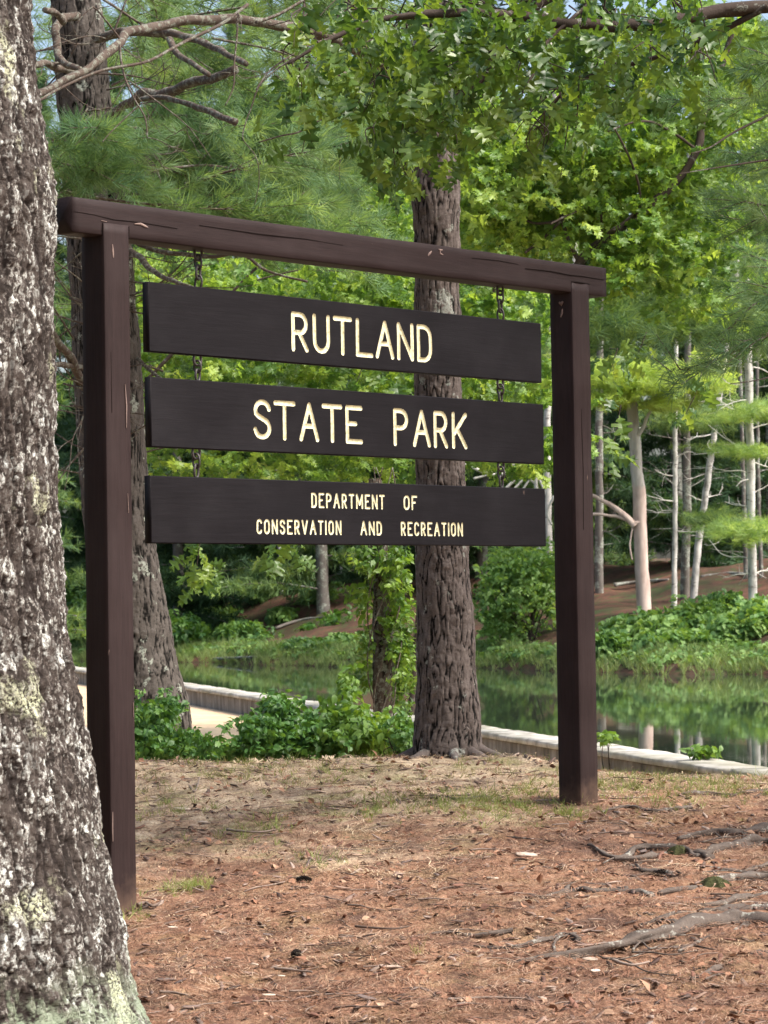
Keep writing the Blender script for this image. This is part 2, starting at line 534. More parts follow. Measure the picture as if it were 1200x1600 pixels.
def concrete():
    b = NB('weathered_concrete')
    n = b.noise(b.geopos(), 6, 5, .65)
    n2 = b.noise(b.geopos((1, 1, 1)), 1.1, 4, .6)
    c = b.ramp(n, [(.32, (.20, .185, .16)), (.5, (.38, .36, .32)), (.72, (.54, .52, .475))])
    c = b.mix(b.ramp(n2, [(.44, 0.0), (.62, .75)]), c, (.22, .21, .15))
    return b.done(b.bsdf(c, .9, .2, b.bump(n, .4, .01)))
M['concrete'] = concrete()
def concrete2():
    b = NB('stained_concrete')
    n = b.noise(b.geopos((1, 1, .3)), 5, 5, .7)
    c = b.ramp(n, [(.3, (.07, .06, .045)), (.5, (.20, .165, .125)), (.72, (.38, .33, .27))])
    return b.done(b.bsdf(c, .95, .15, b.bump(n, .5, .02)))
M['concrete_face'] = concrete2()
def sand():
    b = NB('pale_sand')
    n = b.noise(b.geopos(), 3, 6, .7)
    c = b.ramp(n, [(.3, (.42, .30, .19)), (.6, (.60, .46, .30))])
    return b.done(b.bsdf(c, .95, .1, b.bump(n, .4, .03)))
M['sand'] = sand()
def water():
    b = NB('pond_water')
    n = b.noise(b.geopos((1, .35, 1)), 1.6, 3, .5)
    n2 = b.noise(b.geopos((1, .3, 1)), 9, 2, .5)
    h = b.math('ADD', n, b.math('MULTIPLY', n2, .12))
    return b.done(b.bsdf((.030, .040, .028), .03, .5, b.bump(h, .05, .02), IOR=1.33))
M['water'] = water()

def paint(name, c0, wear, rough=.55):
    """stained timber with open grain along X (local) and a few scuffs"""
    b = NB(name)
    t = b.node('ShaderNodeTexCoord')
    mp = b.node('ShaderNodeMapping')
    b.n.links.new(t.outputs['Object'], mp.inputs[0])
    mp.inputs['Scale'].default_value = wear
    n = b.noise(mp.outputs[0], 14, 5, .65)
    nn = b.noise(mp.outputs[0], 60, 3, .6)
    bl = b.noise(b.geopos(), 2.2, 4, .6)
    c = b.mix(b.ramp(n, [(.25, 0.0), (.75, 1.0)]), tuple(x * .72 for x in c0), tuple(x * 1.22 for x in c0))
    c = b.mix(b.ramp(bl, [(.45, 0.0), (.8, .5)]), c, tuple(x * 1.5 + .01 for x in c0))
    cr = b.ramp(nn, [(.30, .75), (.36, 0.0)])
    c = b.mix(b.math('MULTIPLY', cr, b.ramp(n, [(.35, 1.0), (.45, 0.0)])), c, tuple(x * .25 for x in c0))
    sc = b.math('MULTIPLY', b.ramp(b.noise(b.geopos((1, 1, .35)), 26, 3, .5), [(.73, 0.0), (.76, .8)]), b.ramp(b.noise(b.geopos(), 3.7, 2, .5), [(.55, 0.0), (.62, 1.0)]))
    c = b.mix(sc, c, (.17, .12, .10))
    zz = b.node('ShaderNodeSeparateXYZ')
    b.set(zz.inputs[0], b.geopos())
    hh = b.math('SUBTRACT', zz.outputs[2], b.math('MULTIPLY', b.math('ADD', zz.outputs[0], 1.13), .113))
    dust = b.ramp(b.math('ADD', hh, b.math('MULTIPLY', b.noise(b.geopos(), 16, 4, .6), .22)), [(.10, .55), (.26, 0.0)])
    c = b.mix(dust, c, (.16, .105, .075))
    h = b.math('ADD', n, b.math('MULTIPLY', nn, .5))
    return b.done(b.bsdf(c, rough, .10, b.bump(h, .35, .003)))
M['frame'] = paint('brown_timber_paint_upright', (.027, .0175, .0168), (6, 6, .35))
M['beam'] = paint('brown_timber_paint', (.025, .0165, .0160), (.35, 6, 6))
M['board'] = paint('sign_board_paint', (.0092, .0080, .0094), (.3, 5, 5), .62)
def cream():
    b = NB('cream_groove_paint')
    n = b.noise(b.geopos(), 60, 4, .65)
    c = b.ramp(n, [(.28, (.34, .29, .15)), (.45, (.62, .58, .37)), (.7, (.76, .73, .52))])
    return b.done(b.bsdf(c, .6, .3))
M['cream'] = cream()
M['steel'] = plain('rusty_dark_steel', (.035, .028, .026), .5, .5, .4, 60)
M['scuff'] = plain('bare_wood_scar', (.20, .145, .125), .8, .2, .3, 60)

# ------------------------------------------------------------------ scatter node group
def make_group():
    g = bpy.data.node_groups.new('scatter', 'GeometryNodeTree')
    g.interface.new_socket('Geometry', in_out='INPUT', socket_type='NodeSocketGeometry')
    g.interface.new_socket('Geometry', in_out='OUTPUT', socket_type='NodeSocketGeometry')
    N, L = g.nodes, g.links
    gi, go = N.new('NodeGroupInput'), N.new('NodeGroupOutput')
    def na(name, typ):
        x = N.new('GeometryNodeInputNamedAttribute')
        x.data_type = typ
        x.inputs[0].default_value = name
        return x.outputs[0]
    sp = N.new('GeometryNodeSeparateGeometry')
    sp.domain = 'POINT'
    cmp_ = N.new('FunctionNodeCompare')
    cmp_.data_type = 'FLOAT'
    cmp_.operation = 'GREATER_THAN'
    L.new(na('isp', 'FLOAT'), cmp_.inputs[0])
    cmp_.inputs[1].default_value = .5
    L.new(gi.outputs[0], sp.inputs[0])
    L.new(cmp_.outputs[0], sp.inputs[1])
    ip = N.new('GeometryNodeInstanceOnPoints')
    L.new(sp.outputs[0], ip.inputs['Points'])
    L.new(sp.outputs[1], ip.inputs['Instance'])
    L.new(na('rot', 'FLOAT_VECTOR'), ip.inputs['Rotation'])
    L.new(na('scl', 'FLOAT'), ip.inputs['Scale'])
    L.new(ip.outputs[0], go.inputs[0])
    return g
SG = make_group()

def scatter(name, tmpl, pts, rots, scl, mat, parent=None, kind='stuff'):
    V, F = tmpl
    pts = np.asarray(pts, float)
    n = len(pts)
    VV = np.vstack([V, pts])
    isp = np.r_[np.zeros(len(V)), np.ones(n)]
    ro = np.vstack([np.zeros((len(V), 3)), rots])
    sc = np.r_[np.zeros(len(V)), np.broadcast_to(scl, (n,))]
    me = mesh_np(name, VV, F, mat, False, dict(isp=isp, rot=ro, scl=sc))
    o = link(name, me, parent)
    md = o.modifiers.new('scatter', 'NODES')
    md.node_group = SG
    if kind: o['kind'] = kind
    return o

def eul_from_dir(D, roll=None):
    """euler angles that turn +Y onto each direction D"""
    D = D / (np.linalg.norm(D, axis=1)[:, None] + 1e-9)
    out = np.zeros((len(D), 3))
    out[:, 2] = np.arctan2(-D[:, 0], D[:, 1])
    out[:, 0] = np.arcsin(np.clip(D[:, 2], -1, 1))
    if roll is not None: out[:, 1] = roll
    return out

# templates ---------------------------------------------------------
def strip(p0, p1, wdt, up=(0, 0, 1), bend=0):
    p0, p1 = np.array(p0, float), np.array(p1, float)
    d = p1 - p0
    sd_ = np.cross(d, up)
    sd_ /= np.linalg.norm(sd_) + 1e-9
    m = (p0 + p1) / 2 + np.array(up) * bend
    return np.array([p0 - sd_ * wdt / 2, p0 + sd_ * wdt / 2, m + sd_ * wdt / 2, m - sd_ * wdt / 2, p1])

def needles(n, length, wdt, spread, seed, spine=.6):
    r = np.random.default_rng(seed)
    V, Q, T = [], [], []
    for i in range(n):
        b = np.array([0, r.uniform(-spine, .1) * length, 0])
        a = r.uniform(0, 2 * np.pi)
        s = abs(r.normal(.6, .3)) * spread
        d = np.array([np.cos(a) * np.sin(s), np.cos(s), np.sin(a) * np.sin(s)])
        L_ = length * r.uniform(.7, 1.15)
        k = len(V) * 5
        V.append(strip(b, b + d * L_ + np.array([0, 0, -.12 * L_]), wdt, r.normal(size=3) * .5 + np.array([0, 0, 1]), .03 * L_))
        Q.append([k, k + 1, k + 2, k + 3])
        T.append([k + 3, k + 2, k + 4])
    return np.vstack(V), [np.array(Q), np.array(T)]

def leaf_outline(kind):
    if kind == 'oak':     # lobed half outline, (x, y) with y along the leaf, unit length
        h = [(.012, 0), (.02, .10), (.10, .16), (.16, .22), (.07, .28), (.12, .33), (.31, .36), (.34, .44), (.14, .46), (.12, .52), (.30, .62), (.27, .70), (.11, .68), (.10, .74), (.17, .86), (.06, .85), (0, 1.0)]
    elif kind == 'maple':
        h = [(.01, 0), (.02, .12), (.22, .06), (.18, .18), (.42, .26), (.30, .38), (.48, .62), (.26, .56), (.16, .60), (.18, .78), (.07, .74), (0, 1.0)]
    else:                 # ovate
        h = [(.01, 0), (.02, .1), (.20, .25), (.26, .45), (.18, .72), (0, 1.0)]
    return h

def leaf_mesh(kind, length=1, fold=.25, curl=.25):
    h = leaf_outline(kind)
    V, T = [], []
    n = len(h)
    for sgn in (1, -1):
        o = len(V)
        for (x, y) in h:
            V.append((0, y, 0))
        for (x, y) in h:
            V.append((sgn * x, y, 0))
        for i in range(n - 1):
            a, b, c, d = o + i, o + n + i, o + n + i + 1, o + i + 1
            q = (a, b, c, d) if sgn > 0 else (a, d, c, b)
            T.append((q[0], q[1], q[2]))
            if i < n - 2: T.append((q[0], q[2], q[3]))
    V = np.array(V, float)
    V[:, 2] = np.abs(V[:, 0]) * fold - curl * V[:, 1] ** 2 + .05 * np.sin(V[:, 0] * 17 + V[:, 1] * 9) * (np.abs(V[:, 0]) > .03)
    return V * length, [np.array(T)]

def sprig(kind, n, size, seed, spread=1.0):
    """a little twig with n leaves"""
    r = np.random.default_rng(seed)
    V0, F0 = leaf_mesh(kind, 1, .2, .25)
    Vs, Fs = [], []
    for i in range(n):
        L_ = size * r.uniform(.7, 1.1)
        base = np.array([r.normal() * .25, r.uniform(-.9, .5), r.normal() * .18]) * size * spread
        az, el, ro = r.uniform(-2.2, 2.2), r.uniform(-.9, .2), r.uniform(-.7, .7)
        m = np.array((Matrix.Rotation(az, 3, 'Z') @ Matrix.Rotation(el, 3, 'X') @ Matrix.Rotation(ro, 3, 'Y')))
        Fs.append(F0[0] + len(V0) * i)
        Vs.append((V0 * L_) @ m.T + base)
    return np.vstack(Vs), [np.concatenate(Fs)]

def blades(n, hgt, wdt, spread, seed):
    r = np.random.default_rng(seed)
    V, Q, T = [], [], []
    for i in range(n):
        a = r.uniform(0, 6.28)
        b = np.array([np.cos(a), np.sin(a), 0]) * r.uniform(0, spread)
        tip = b + np.array([r.normal() * .45, r.normal() * .45, 1]) * hgt * r.uniform(.5, 1.1)
        k = i * 5
        V.append(strip(b, tip, wdt, (np.cos(a + 1), np.sin(a + 1), .1), .08 * hgt))
        Q.append([k, k + 1, k + 2, k + 3])
        T.append([k + 3, k + 2, k + 4])
    return np.vstack(V), [np.array(Q), np.array(T)]

def flat_needles(n, length, wdt, seed, tall=.012):
    r = np.random.default_rng(seed)
    V, Q, T = [], [], []
    for i in range(n):
        a = r.normal(0, .9)
        c = np.array([r.normal() * .05, r.normal() * .05, r.uniform(.001, tall)])
        d = np.array([np.cos(a), np.sin(a), r.normal() * .10]) * length * r.uniform(.5, 1.1) / 2
        k = i * 5
        V.append(strip(c - d, c + d, wdt, (0, 0, 1), .004))
        Q.append([k, k + 1, k + 2, k + 3])
        T.append([k + 3, k + 2, k + 4])
    return np.vstack(V), [np.array(Q), np.array(T)]

T_NEEDLE = needles(30, .105, .0030, 1.15, 1)
T_NEEDLE_MID = needles(22, .30, .013, 1.3, 2, .9)
T_NEEDLE_FAR = needles(30, .26, .020, 1.5, 3, 1.2)
T_OAK = leaf_mesh('oak', 1, .22, .3)
T_MAPLE = sprig('maple', 6, 1, 5)
T_OVATE = sprig('ovate', 8, 1, 6)
T_OVATE2 = sprig('ovate', 11, 1, 8, 1.3)
T_GRASS = blades(9, .07, .0028, .02, 9)
T_REED = blades(10, .8, .035, .25, 10)
T_LITTER = flat_needles(12, .085, .0022, 11)
T_LITTER2 = flat_needles(10, .05, .0025, 12, .008)

# ------------------------------------------------------------------ ground, pond, path, wall
def spaced(segs):
    out = []
    for a, b, n in segs: out.append(np.linspace(a, b, n, endpoint=False))
    return np.concatenate(out + [[segs[-1][1]]])

xs = spaced([(-160, -30, 14), (-30, -12, 20), (-12, -3.2, 50), (-3.2, 3.4, 170), (3.4, 12, 50), (12, 30, 20), (30, 160, 14)])
ys = spaced([(-60, -2, 14), (-2, 7.6, 24), (7.6, 17.2, 300), (17.2, 26, 90), (26, 50, 60), (50, 100, 130), (100, 260, 50)])
X, Y = np.meshgrid(xs, ys)
pt = np.stack([X.ravel(), Y.ravel(), np.zeros(X.size)], 1)
Z = zg(pt[:, 0], pt[:, 1])
nearm = sst(-6, -3, pt[:, 0]) * sst(6, 3.3, pt[:, 0]) * sst(6, 8, pt[:, 1]) * sst(19, 17, pt[:, 1])
Z = Z + nearm * (.022 * fbm(pt * 2.3, 3, 3) + .007 * fbm(pt * 14, 3, 8) + .004 * vnoise(pt * 45, 5))
Z = Z + sst(66, 75, pt[:, 1]) * .12 * fbm(pt * .9, 3, 4)
me = mesh_np('ground', np.stack([pt[:, 0], pt[:, 1], Z], 1), grid_faces(len(ys), len(xs)), M['ground'])
tag(link('ground', me), kind='structure')

me = mesh_np('pond', [(-40, 17, WATER_Z), (60, 17, WATER_Z), (60, 120, WATER_Z), (-40, 120, WATER_Z)], [[(0, 1, 2, 3)]], M['water'])
tag(link('pond', me), kind='structure')

# sandy path beside the wall
pys = np.linspace(20.5, 60, 60)
V = []
for y in pys:
    xw = wall_x(y) - .36
    wd = 4.5 + .4 * math.sin(y * .7)
    for t in np.linspace(0, 1, 8):
        V.append((xw - wd * t, y + wd * t * .25, float(zg(xw - wd * t, y + wd * t * .25)) + .012 + .02 * math.sin(t * 3.1)))
me = mesh_np('sandy_path', V, grid_faces(len(pys), 8)[:, ::-1], M['sand'])
tag(link('sandy_path', me), kind='structure')

# concrete wall between the path and the pond: body and coping slabs
dirw = np.array([-.253, 1, 0]); dirw /= np.linalg.norm(dirw)
nrm = np.array([dirw[1], -dirw[0], 0])           # towards the pond
wall = tag(empty('concrete_wall', (wall_x(18.3), 18.3, -.17)), 'long low concrete dam wall with pale flat top running along the pond edge', 'wall')
A0 = np.array([wall_x(12.0), 12.0, 0])
LW = 56.0
def wall_box(a, b, n0, n1, z0, z1, ns):
    t = np.linspace(a, b, ns)
    V = []
    for i, q in enumerate(t):
        c = A0 + dirw * q
        j = .006 * math.sin(q * 5.3) + .004 * math.sin(q * 17)
        for (nn, zz) in ((n0 + j, z0), (n0 + j, z1 - .012), (n0 + j + .015, z1 + j * .6), (n1 - .015, z1 + j * .6), (n1, z1 - .012), (n1, z0)):
            V.append(c + nrm * nn + np.array([0, 0, zz]))
    F = grid_faces(ns, 6, True)
    n = (ns - 1) * 6
    caps = [(0, 1, 2, 3), (0, 3, 4, 5), (n + 3, n + 2, n + 1, n), (n + 5, n + 4, n + 3, n)]
    return np.array(V), [np.vstack([F[:, ::-1], np.array(caps)])]
Vw, Fw = wall_box(0, LW, -.33, -.02, -1.2, .043, 120)
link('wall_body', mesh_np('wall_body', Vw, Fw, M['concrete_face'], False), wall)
q = 0.0
while q < LW - .5:
    q1 = min(LW, q + 3.2)
    Vw, Fw = wall_box(q + .006, q1 - .006, -.36, .0, .046, .096, 22)
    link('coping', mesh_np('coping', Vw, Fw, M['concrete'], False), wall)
    q = q1

# ------------------------------------------------------------------ the sign
SR = 0.8381
_sc, _ss = math.cos(SR), math.sin(SR)
SO = np.array([(7.4059 * _sc - 8.1914 * _ss), (7.4059 * _ss + 8.1914 * _sc), 0.0])
def timber(name, a, b, mat, parent, seg=.04, amp=.0022, bev=.0035, seed=1, taper=None):
    """a sawn timber: subdivided box with rounded arrises and a slightly uneven surface, local coordinates"""
    a, b = np.array(a, float), np.array(b, float)
    L_ = b - a
    ax = int(np.argmax(L_))
    o1, o2 = [i for i in range(3) if i != ax]
    n = max(2, int(L_[ax] / seg))
    t = np.linspace(0, 1, n)
    prof = []
    m = 5
    def side(p, q, k): return [(p[0] + (q[0] - p[0]) * i / k, p[1] + (q[1] - p[1]) * i / k) for i in range(k)]
    w1, w2, bv = L_[o1], L_[o2], bev
    cs = [(bv, 0), (w1 - bv, 0), (w1, bv), (w1, w2 - bv), (w1 - bv, w2), (bv, w2), (0, w2 - bv), (0, bv)]
    for i in range(8): prof += side(cs[i], cs[(i + 1) % 8], m if i % 2 == 0 else 1)
    prof = np.array(prof)
    V = np.zeros((n, len(prof), 3))
    V[:, :, ax] = a[ax] + t[:, None] * L_[ax]
    V[:, :, o1] = a[o1] + prof[None, :, 0]
    V[:, :, o2] = a[o2] + prof[None, :, 1]
    # pull the end rings in a little for a rounded end
    cen = np.zeros(3); cen[o1] = a[o1] + w1 / 2; cen[o2] = a[o2] + w2 / 2
    V = V.reshape(-1, 3)
    ns_ = fbm(V * np.where(np.arange(3) == ax, 3, 22) + seed * 9, 3, seed)
    out = V.copy()
    out[:, ax] = cen[ax] * 0 + V[:, ax]
    d = V - cen
    d[:, ax] = 0
    d /= np.linalg.norm(d, axis=1)[:, None] + 1e-9
    out += d * (ns_ * amp)[:, None]
    F = grid_faces(n, len(prof), True)
    k = len(prof)
    c0, c1 = cen.copy(), cen.copy()
    c0[ax], c1[ax] = a[ax] - .001, b[ax] + .001
    V2 = np.vstack([out, c0, c1])
    i = np.arange(k); j = (i + 1) % k
    caps = np.concatenate([np.stack([j, i, np.full(k, n * k)], 1), np.stack([(n - 1) * k + i, (n - 1) * k + j, np.full(k, n * k + 1)], 1)])
    if ax == 1 or True:
        me = mesh_np(name, V2, [F, caps], mat, False)
    bm = __import__('bmesh').new(); bm.from_mesh(me); __import__('bmesh').ops.recalc_face_normals(bm, faces=bm.faces); bm.to_mesh(me); bm.free()
    o = bpy.data.objects.new(name, me)
    COL.objects.link(o)
    o.parent = parent
    return o

frame = tag(empty('sign_gantry', SO, SR), 'brown painted timber frame of two square posts and a crossbeam carrying the boards', 'sign frame')
BZ0, BZ1 = 2.7783, 2.923
timber('post', (0, -.006, -.35), (.140, .134, BZ0 + .052), M['frame'], frame, seed=1)
timber('post', (3.1138, -.003, -.10), (3.2538, .137, BZ0 + .050), M['frame'], frame, seed=2)
timber('beam', (-.1646, 0, BZ0 + .0), (3.4004, .118, BZ1), M['beam'], frame, seed=3)
# the joint crack over the right post and old staple scars are real small pieces
def patch(name, path, wdt, mat, parent, y=-.0035, th=.003):
    path = np.array(path, float)
    V, F = [], []
    for i, (x, z) in enumerate(path):
        t = path[min(i + 1, len(path) - 1)] - path[max(i - 1, 0)]
        n = np.array([-t[1], t[0]]) / (np.linalg.norm(t) + 1e-9)
        wv = wdt * (1 if 0 < i < len(path) - 1 else .4)
        for s_ in (-1, 1): V.append((x + n[0] * s_ * wv / 2, y, z + n[1] * s_ * wv / 2))
    n0 = len(V)
    V += [(a, b + th, c) for a, b, c in V]
    for i in range(len(path) - 1):
        k = i * 2
        F += [(k, k + 1, k + 3, k + 2), (n0 + k, n0 + k + 2, n0 + k + 3, n0 + k + 1), (k, k + 2, n0 + k + 2, n0 + k), (k + 1, n0 + k + 1, n0 + k + 3, k + 3)]
    o = bpy.data.objects.new(name, mesh_np(name, V, [F], mat, False))
    COL.objects.link(o)
    o.parent = parent
    return o
M['gap'] = plain('joint_gap', (.012, .008, .007), .9, .1, .1)
patch('joint_gap', [(3.112, BZ0 + .0535), (3.18, BZ0 + .0545), (3.262, BZ0 + .0525)], .009, M['gap'], frame, -.0045, .004)
patch('joint_gap', [(-.003, BZ0 + .05), (-.003, BZ0 + .025), (-.003, BZ0 - .002)], .004, M['gap'], frame, -.0045, .004)
patch('joint_gap', [(.1425, BZ0 + .05), (.1425, BZ0 + .02), (.1425, BZ0 - .002)], .006, M['gap'], frame, -.0045, .004)
for path, wd in (([(2.105, 2.905), (2.12, 2.902), (2.135, 2.905)], .010), ([(2.118, 2.902), (2.118, 2.885), (2.138, 2.882)], .008), ([(2.03, 2.868), (2.045, 2.882), (2.056, 2.892)], .012),
                 ([(.175, 2.842), (.21, 2.845), (.235, 2.838), (.25, 2.834)], .010), ([(-.01, 2.838), (.02, 2.836)], .006), ([(.045, 2.745), (.048, 2.715), (.05, 2.69)], .009)):
    patch('bare_wood_scar', path, wd, M['scuff'], frame, -.0085 if path[0][1] < 2.76 else -.0035)
for path, wd in (([(.105, 2.17), (.112, 2.08), (.11, 1.99)], .006), ([(.112, 1.72), (.116, 1.64)], .005), ([(.008, .42), (.006, .36), (.007, .30)], .006), ([(.128, .86), (.13, .80)], .004)):
    patch('bare_wood_scar', path, wd, M['scuff'], frame, -.0095)
for path, wd in (([(2.75, 2.868), (2.95, 2.871), (3.10, 2.864), (3.20, 2.866), (3.38, 2.862)], .0035), ([(2.35, 2.885), (2.55, 2.889), (2.70, 2.884)], .003), ([(-.16, 2.862), (-.05, 2.858), (.06, 2.849), (.2, 2.852), (.42, 2.846)], .003), ([(.55, 2.872), (.9, 2.868), (1.2, 2.872), (1.45, 2.866)], .0025)):
    patch('crack', path, wd, M['gap'], frame, -.0028, .003)
for path, wd in (([(3.17, 2.2), (3.178, 1.9), (3.172, 1.6)], .003), ([(.03, 2.3), (.032, 2.05)], .003)):
    patch('crack', path, wd, M['gap'], frame, -.0085 if path[0][0] < 1 else -.0055)
# pale scar on the dark side of the right post
def patch_side(path, wd, x=3.1105):
    o = patch('bare_wood_scar', path, wd, M['scuff'], frame, 0, .003)
    for v in o.data.vertices:
        v.co = (x - v.co.y, v.co.x, v.co.z)
patch_side([(.075, 2.735), (.062, 2.725), (.05, 2.738)], .022)
patch_side([(.055, 2.70), (.058, 2.68), (.066, 2.66)], .012)

# stroke letters: polylines in a unit box
def arc(cx, cy, rx, ry, a0, a1, n=8):
    return [(cx + rx * math.cos(math.radians(a0 + (a1 - a0) * i / n)), cy + ry * math.sin(math.radians(a0 + (a1 - a0) * i / n))) for i in range(n + 1)]
FONT = {
 'R': [[(0, 0), (0, 1), (.5, 1)] + arc(.5, .74, .42, .26, 90, -90) + [(0, .48)], [(.42, .48), (.95, 0)]],
 'U': [[(0, 1), (0, .3)] + arc(.5, .3, .5, .3, 180, 360) + [(1, 1)]],
 'T': [[(0, 1), (1, 1)], [(.5, 1), (.5, 0)]],
 'L': [[(0, 1), (0, 0), (1, 0)]],
 'A': [[(0, 0), (.5, 1), (1, 0)], [(.2, .38), (.8, .38)]],
 'N': [[(0, 0), (0, 1), (1, 0), (1, 1)]],
 'D': [[(0, 0), (0, 1), (.45, 1)] + arc(.45, .68, .55, .32, 90, 0, 5) + arc(.45, .32, .55, .32, 0, -90, 5) + [(0, 0)]],
 'S': [arc(.5, .76, .48, .24, 10, 200, 8) + [(.2, .60), (.78, .46)] + arc(.5, .25, .5, .25, 35, -170, 9)],
 'E': [[(1, 1), (0, 1), (0, 0), (1, 0)], [(0, .53), (.6, .53)]],
 'P': [[(0, 0), (0, 1), (.5, 1)] + arc(.5, .74, .5, .26, 90, -90) + [(0, .48)]],
 'K': [[(0, 0), (0, 1)], [(1, 1), (.0, .36)], [(.3, .56), (1, 0)]],
 'M': [[(0, 0), (0, 1), (.5, .25), (1, 1), (1, 0)]],
 'O': [arc(.5, .7, .5, .3, 0, 180, 8) + arc(.5, .3, .5, .3, 180, 360, 8) + [(1, .7)]],
 'F': [[(1, 1), (0, 1), (0, 0)], [(0, .53), (.65, .53)]],
 'C': [arc(.5, .72, .5, .28, 20, 180, 7) + arc(.5, .28, .5, .28, 180, 340, 7)],
 'V': [[(0, 1), (.5, 0), (1, 1)]],
 'I': [[(.5, 0), (.5, 1)]],
}
def word(txt, x0, x1, zt, zb, narrow={'I': .12}):
    """spread a word of the font between x0 and x1 -> list of (char, xa, xb, zt, zb)"""
    wd = {'M': 1.25, 'I': .25, 'N': 1.05, 'O': 1.0, 'L': .85, 'A': 1.15, 'V': 1.1}
    gap = .32
    tot = sum(wd.get(c, .95) for c in txt) + gap * (len(txt) - 1)
    k = (x1 - x0) / tot
    x, out = x0, []
    for c in txt:
        w_ = wd.get(c, .95) * k
        out.append((c, x, x + w_, zt, zb))
        x += w_ + gap * k
    return out

def sign_board(label, x0, x1, z0, z1, letters, hw, h, depth, tilt=0.0, seed=0, texth=.03):
    """board with letters routed into its front face; local origin at its lower left front corner"""
    th = .036
    zmid = z1
    o = empty('sign_board', SO + np.array([x0 * _sc - .0605 * _ss, x0 * _ss + .0605 * _sc, z0]), SR)
    o.rotation_euler = (0, tilt, SR)
    tag(o, label, 'sign board')
    W_, H_ = x1 - x0, z1 - z0
    segs, lid = [], []
    for li, (c, xa, xb, zt, zb) in enumerate(letters):
        for pl in FONT[c]:
            p = [(xa - x0 + hw + q[0] * (xb - xa - 2 * hw), zb - z0 + hw + q[1] * (zt - zb - 2 * hw)) for q in pl]
            for a, b in zip(p[:-1], p[1:]):
                segs.append((*a, *b)); lid.append(li)
    segs, lid = np.array(segs), np.array(lid)
    bv = .004
    gx0, gx1 = segs[:, [0, 2]].min() - .03, segs[:, [0, 2]].max() + .03
    gz0, gz1 = max(bv, segs[:, [1, 3]].min() - .03), min(H_ - bv, segs[:, [1, 3]].max() + .03)
    gx = np.concatenate([np.linspace(bv, gx0, 14, endpoint=False), np.linspace(gx0, gx1, int((gx1 - gx0) / h)), np.linspace(gx1, W_ - bv, 12)[1:]])
    gz = np.concatenate([np.linspace(bv, gz0, 4, endpoint=False), np.linspace(gz0, gz1, int((gz1 - gz0) / h)), np.linspace(gz1, H_ - bv, 4)[1:]])
    GX, GZ = np.meshgrid(gx, gz)
    p = np.stack([GX.ravel(), GZ.ravel()], 1)
    def sdf(p):
        D = np.full(len(p), 9.0); Qn = np.zeros((len(p), 2)); Li = np.zeros(len(p), int)
        for s_, l_ in zip(segs, lid):
            a, b = s_[:2], s_[2:]
            ab = b - a
            t = np.clip(((p - a) @ ab) / (ab @ ab + 1e-12), 0, 1)
            qn = a + t[:, None] * ab
            d = np.linalg.norm(p - qn, axis=1)
            m = d < D
            D[m] = d[m]; Qn[m] = qn[m]; Li[m] = l_
        return D, Qn, Li
    D, Qn, Li = sdf(p)
    m = np.abs(D - hw) < .56 * h
    nn = (p[m] - Qn[m]) / (D[m][:, None] + 1e-9)
    p[m] = Qn[m] + nn * hw
    D[m] = hw
    inside = D < hw - 1e-7
    y = np.where(D < hw, depth * np.sqrt(np.clip(1 - (D / hw) ** 2, 0, 1)), 0)
    V = np.stack([p[:, 0], y, p[:, 1]], 1)
    F = grid_faces(len(gz), len(gx))
    fin = inside[F].any(axis=1) | ((np.abs(D[F] - hw) < 1e-6).all(axis=1) & (sdf(p[F].mean(axis=1))[0] < hw))
    # board body: front grid + rim
    rim_in = [(bv, bv), (W_ - bv, bv), (W_ - bv, H_ - bv), (bv, H_ - bv)]
    rim_out = [(0, 0), (W_, 0), (W_, H_), (0, H_)]
    RV = [(a, 0, b) for a, b in rim_in] + [(a, bv, b) for a, b in rim_out] + [(a, th, b) for a, b in rim_out]
    n0 = len(V)
    RF = []
    for i in range(4):
        j = (i + 1) % 4
        RF += [(n0 + i, n0 + 4 + i, n0 + 4 + j, n0 + j), (n0 + 4 + i, n0 + 8 + i, n0 + 8 + j, n0 + 4 + j)]
    RF.append((n0 + 8, n0 + 11, n0 + 10, n0 + 9))
    VB = np.vstack([V, RV])
    # a gentle unevenness of the whole face
    wv = .0012 * fbm(np.stack([VB[:, 0] * 2.2, VB[:, 2] * 9, VB[:, 0] * 0], 1) + seed * 5, 2, seed)
    VB[:, 1] += wv
    FB = np.vstack([F[~fin], np.array(RF)])
    used = np.unique(FB); mp = -np.ones(len(VB), int); mp[used] = np.arange(len(used))
    ob = bpy.data.objects.new('board', mesh_np('board', VB[used], [mp[FB]], M['board'], False))
    COL.objects.link(ob); ob.parent = o
    FI = F[fin]
    fl = Li[FI].min(axis=1)
    # majority letter per face
    for li in range(len(letters)):
        ff = FI[Li[FI[:, 0]] == li]
        if not len(ff): continue
        used = np.unique(ff); mp[:] = -1; mp[used] = np.arange(len(used))
        lo = bpy.data.objects.new('letter', mesh_np('letter', VB[used], [mp[ff]], M['cream'], True))
        COL.objects.link(lo); lo.parent = ob
    return o

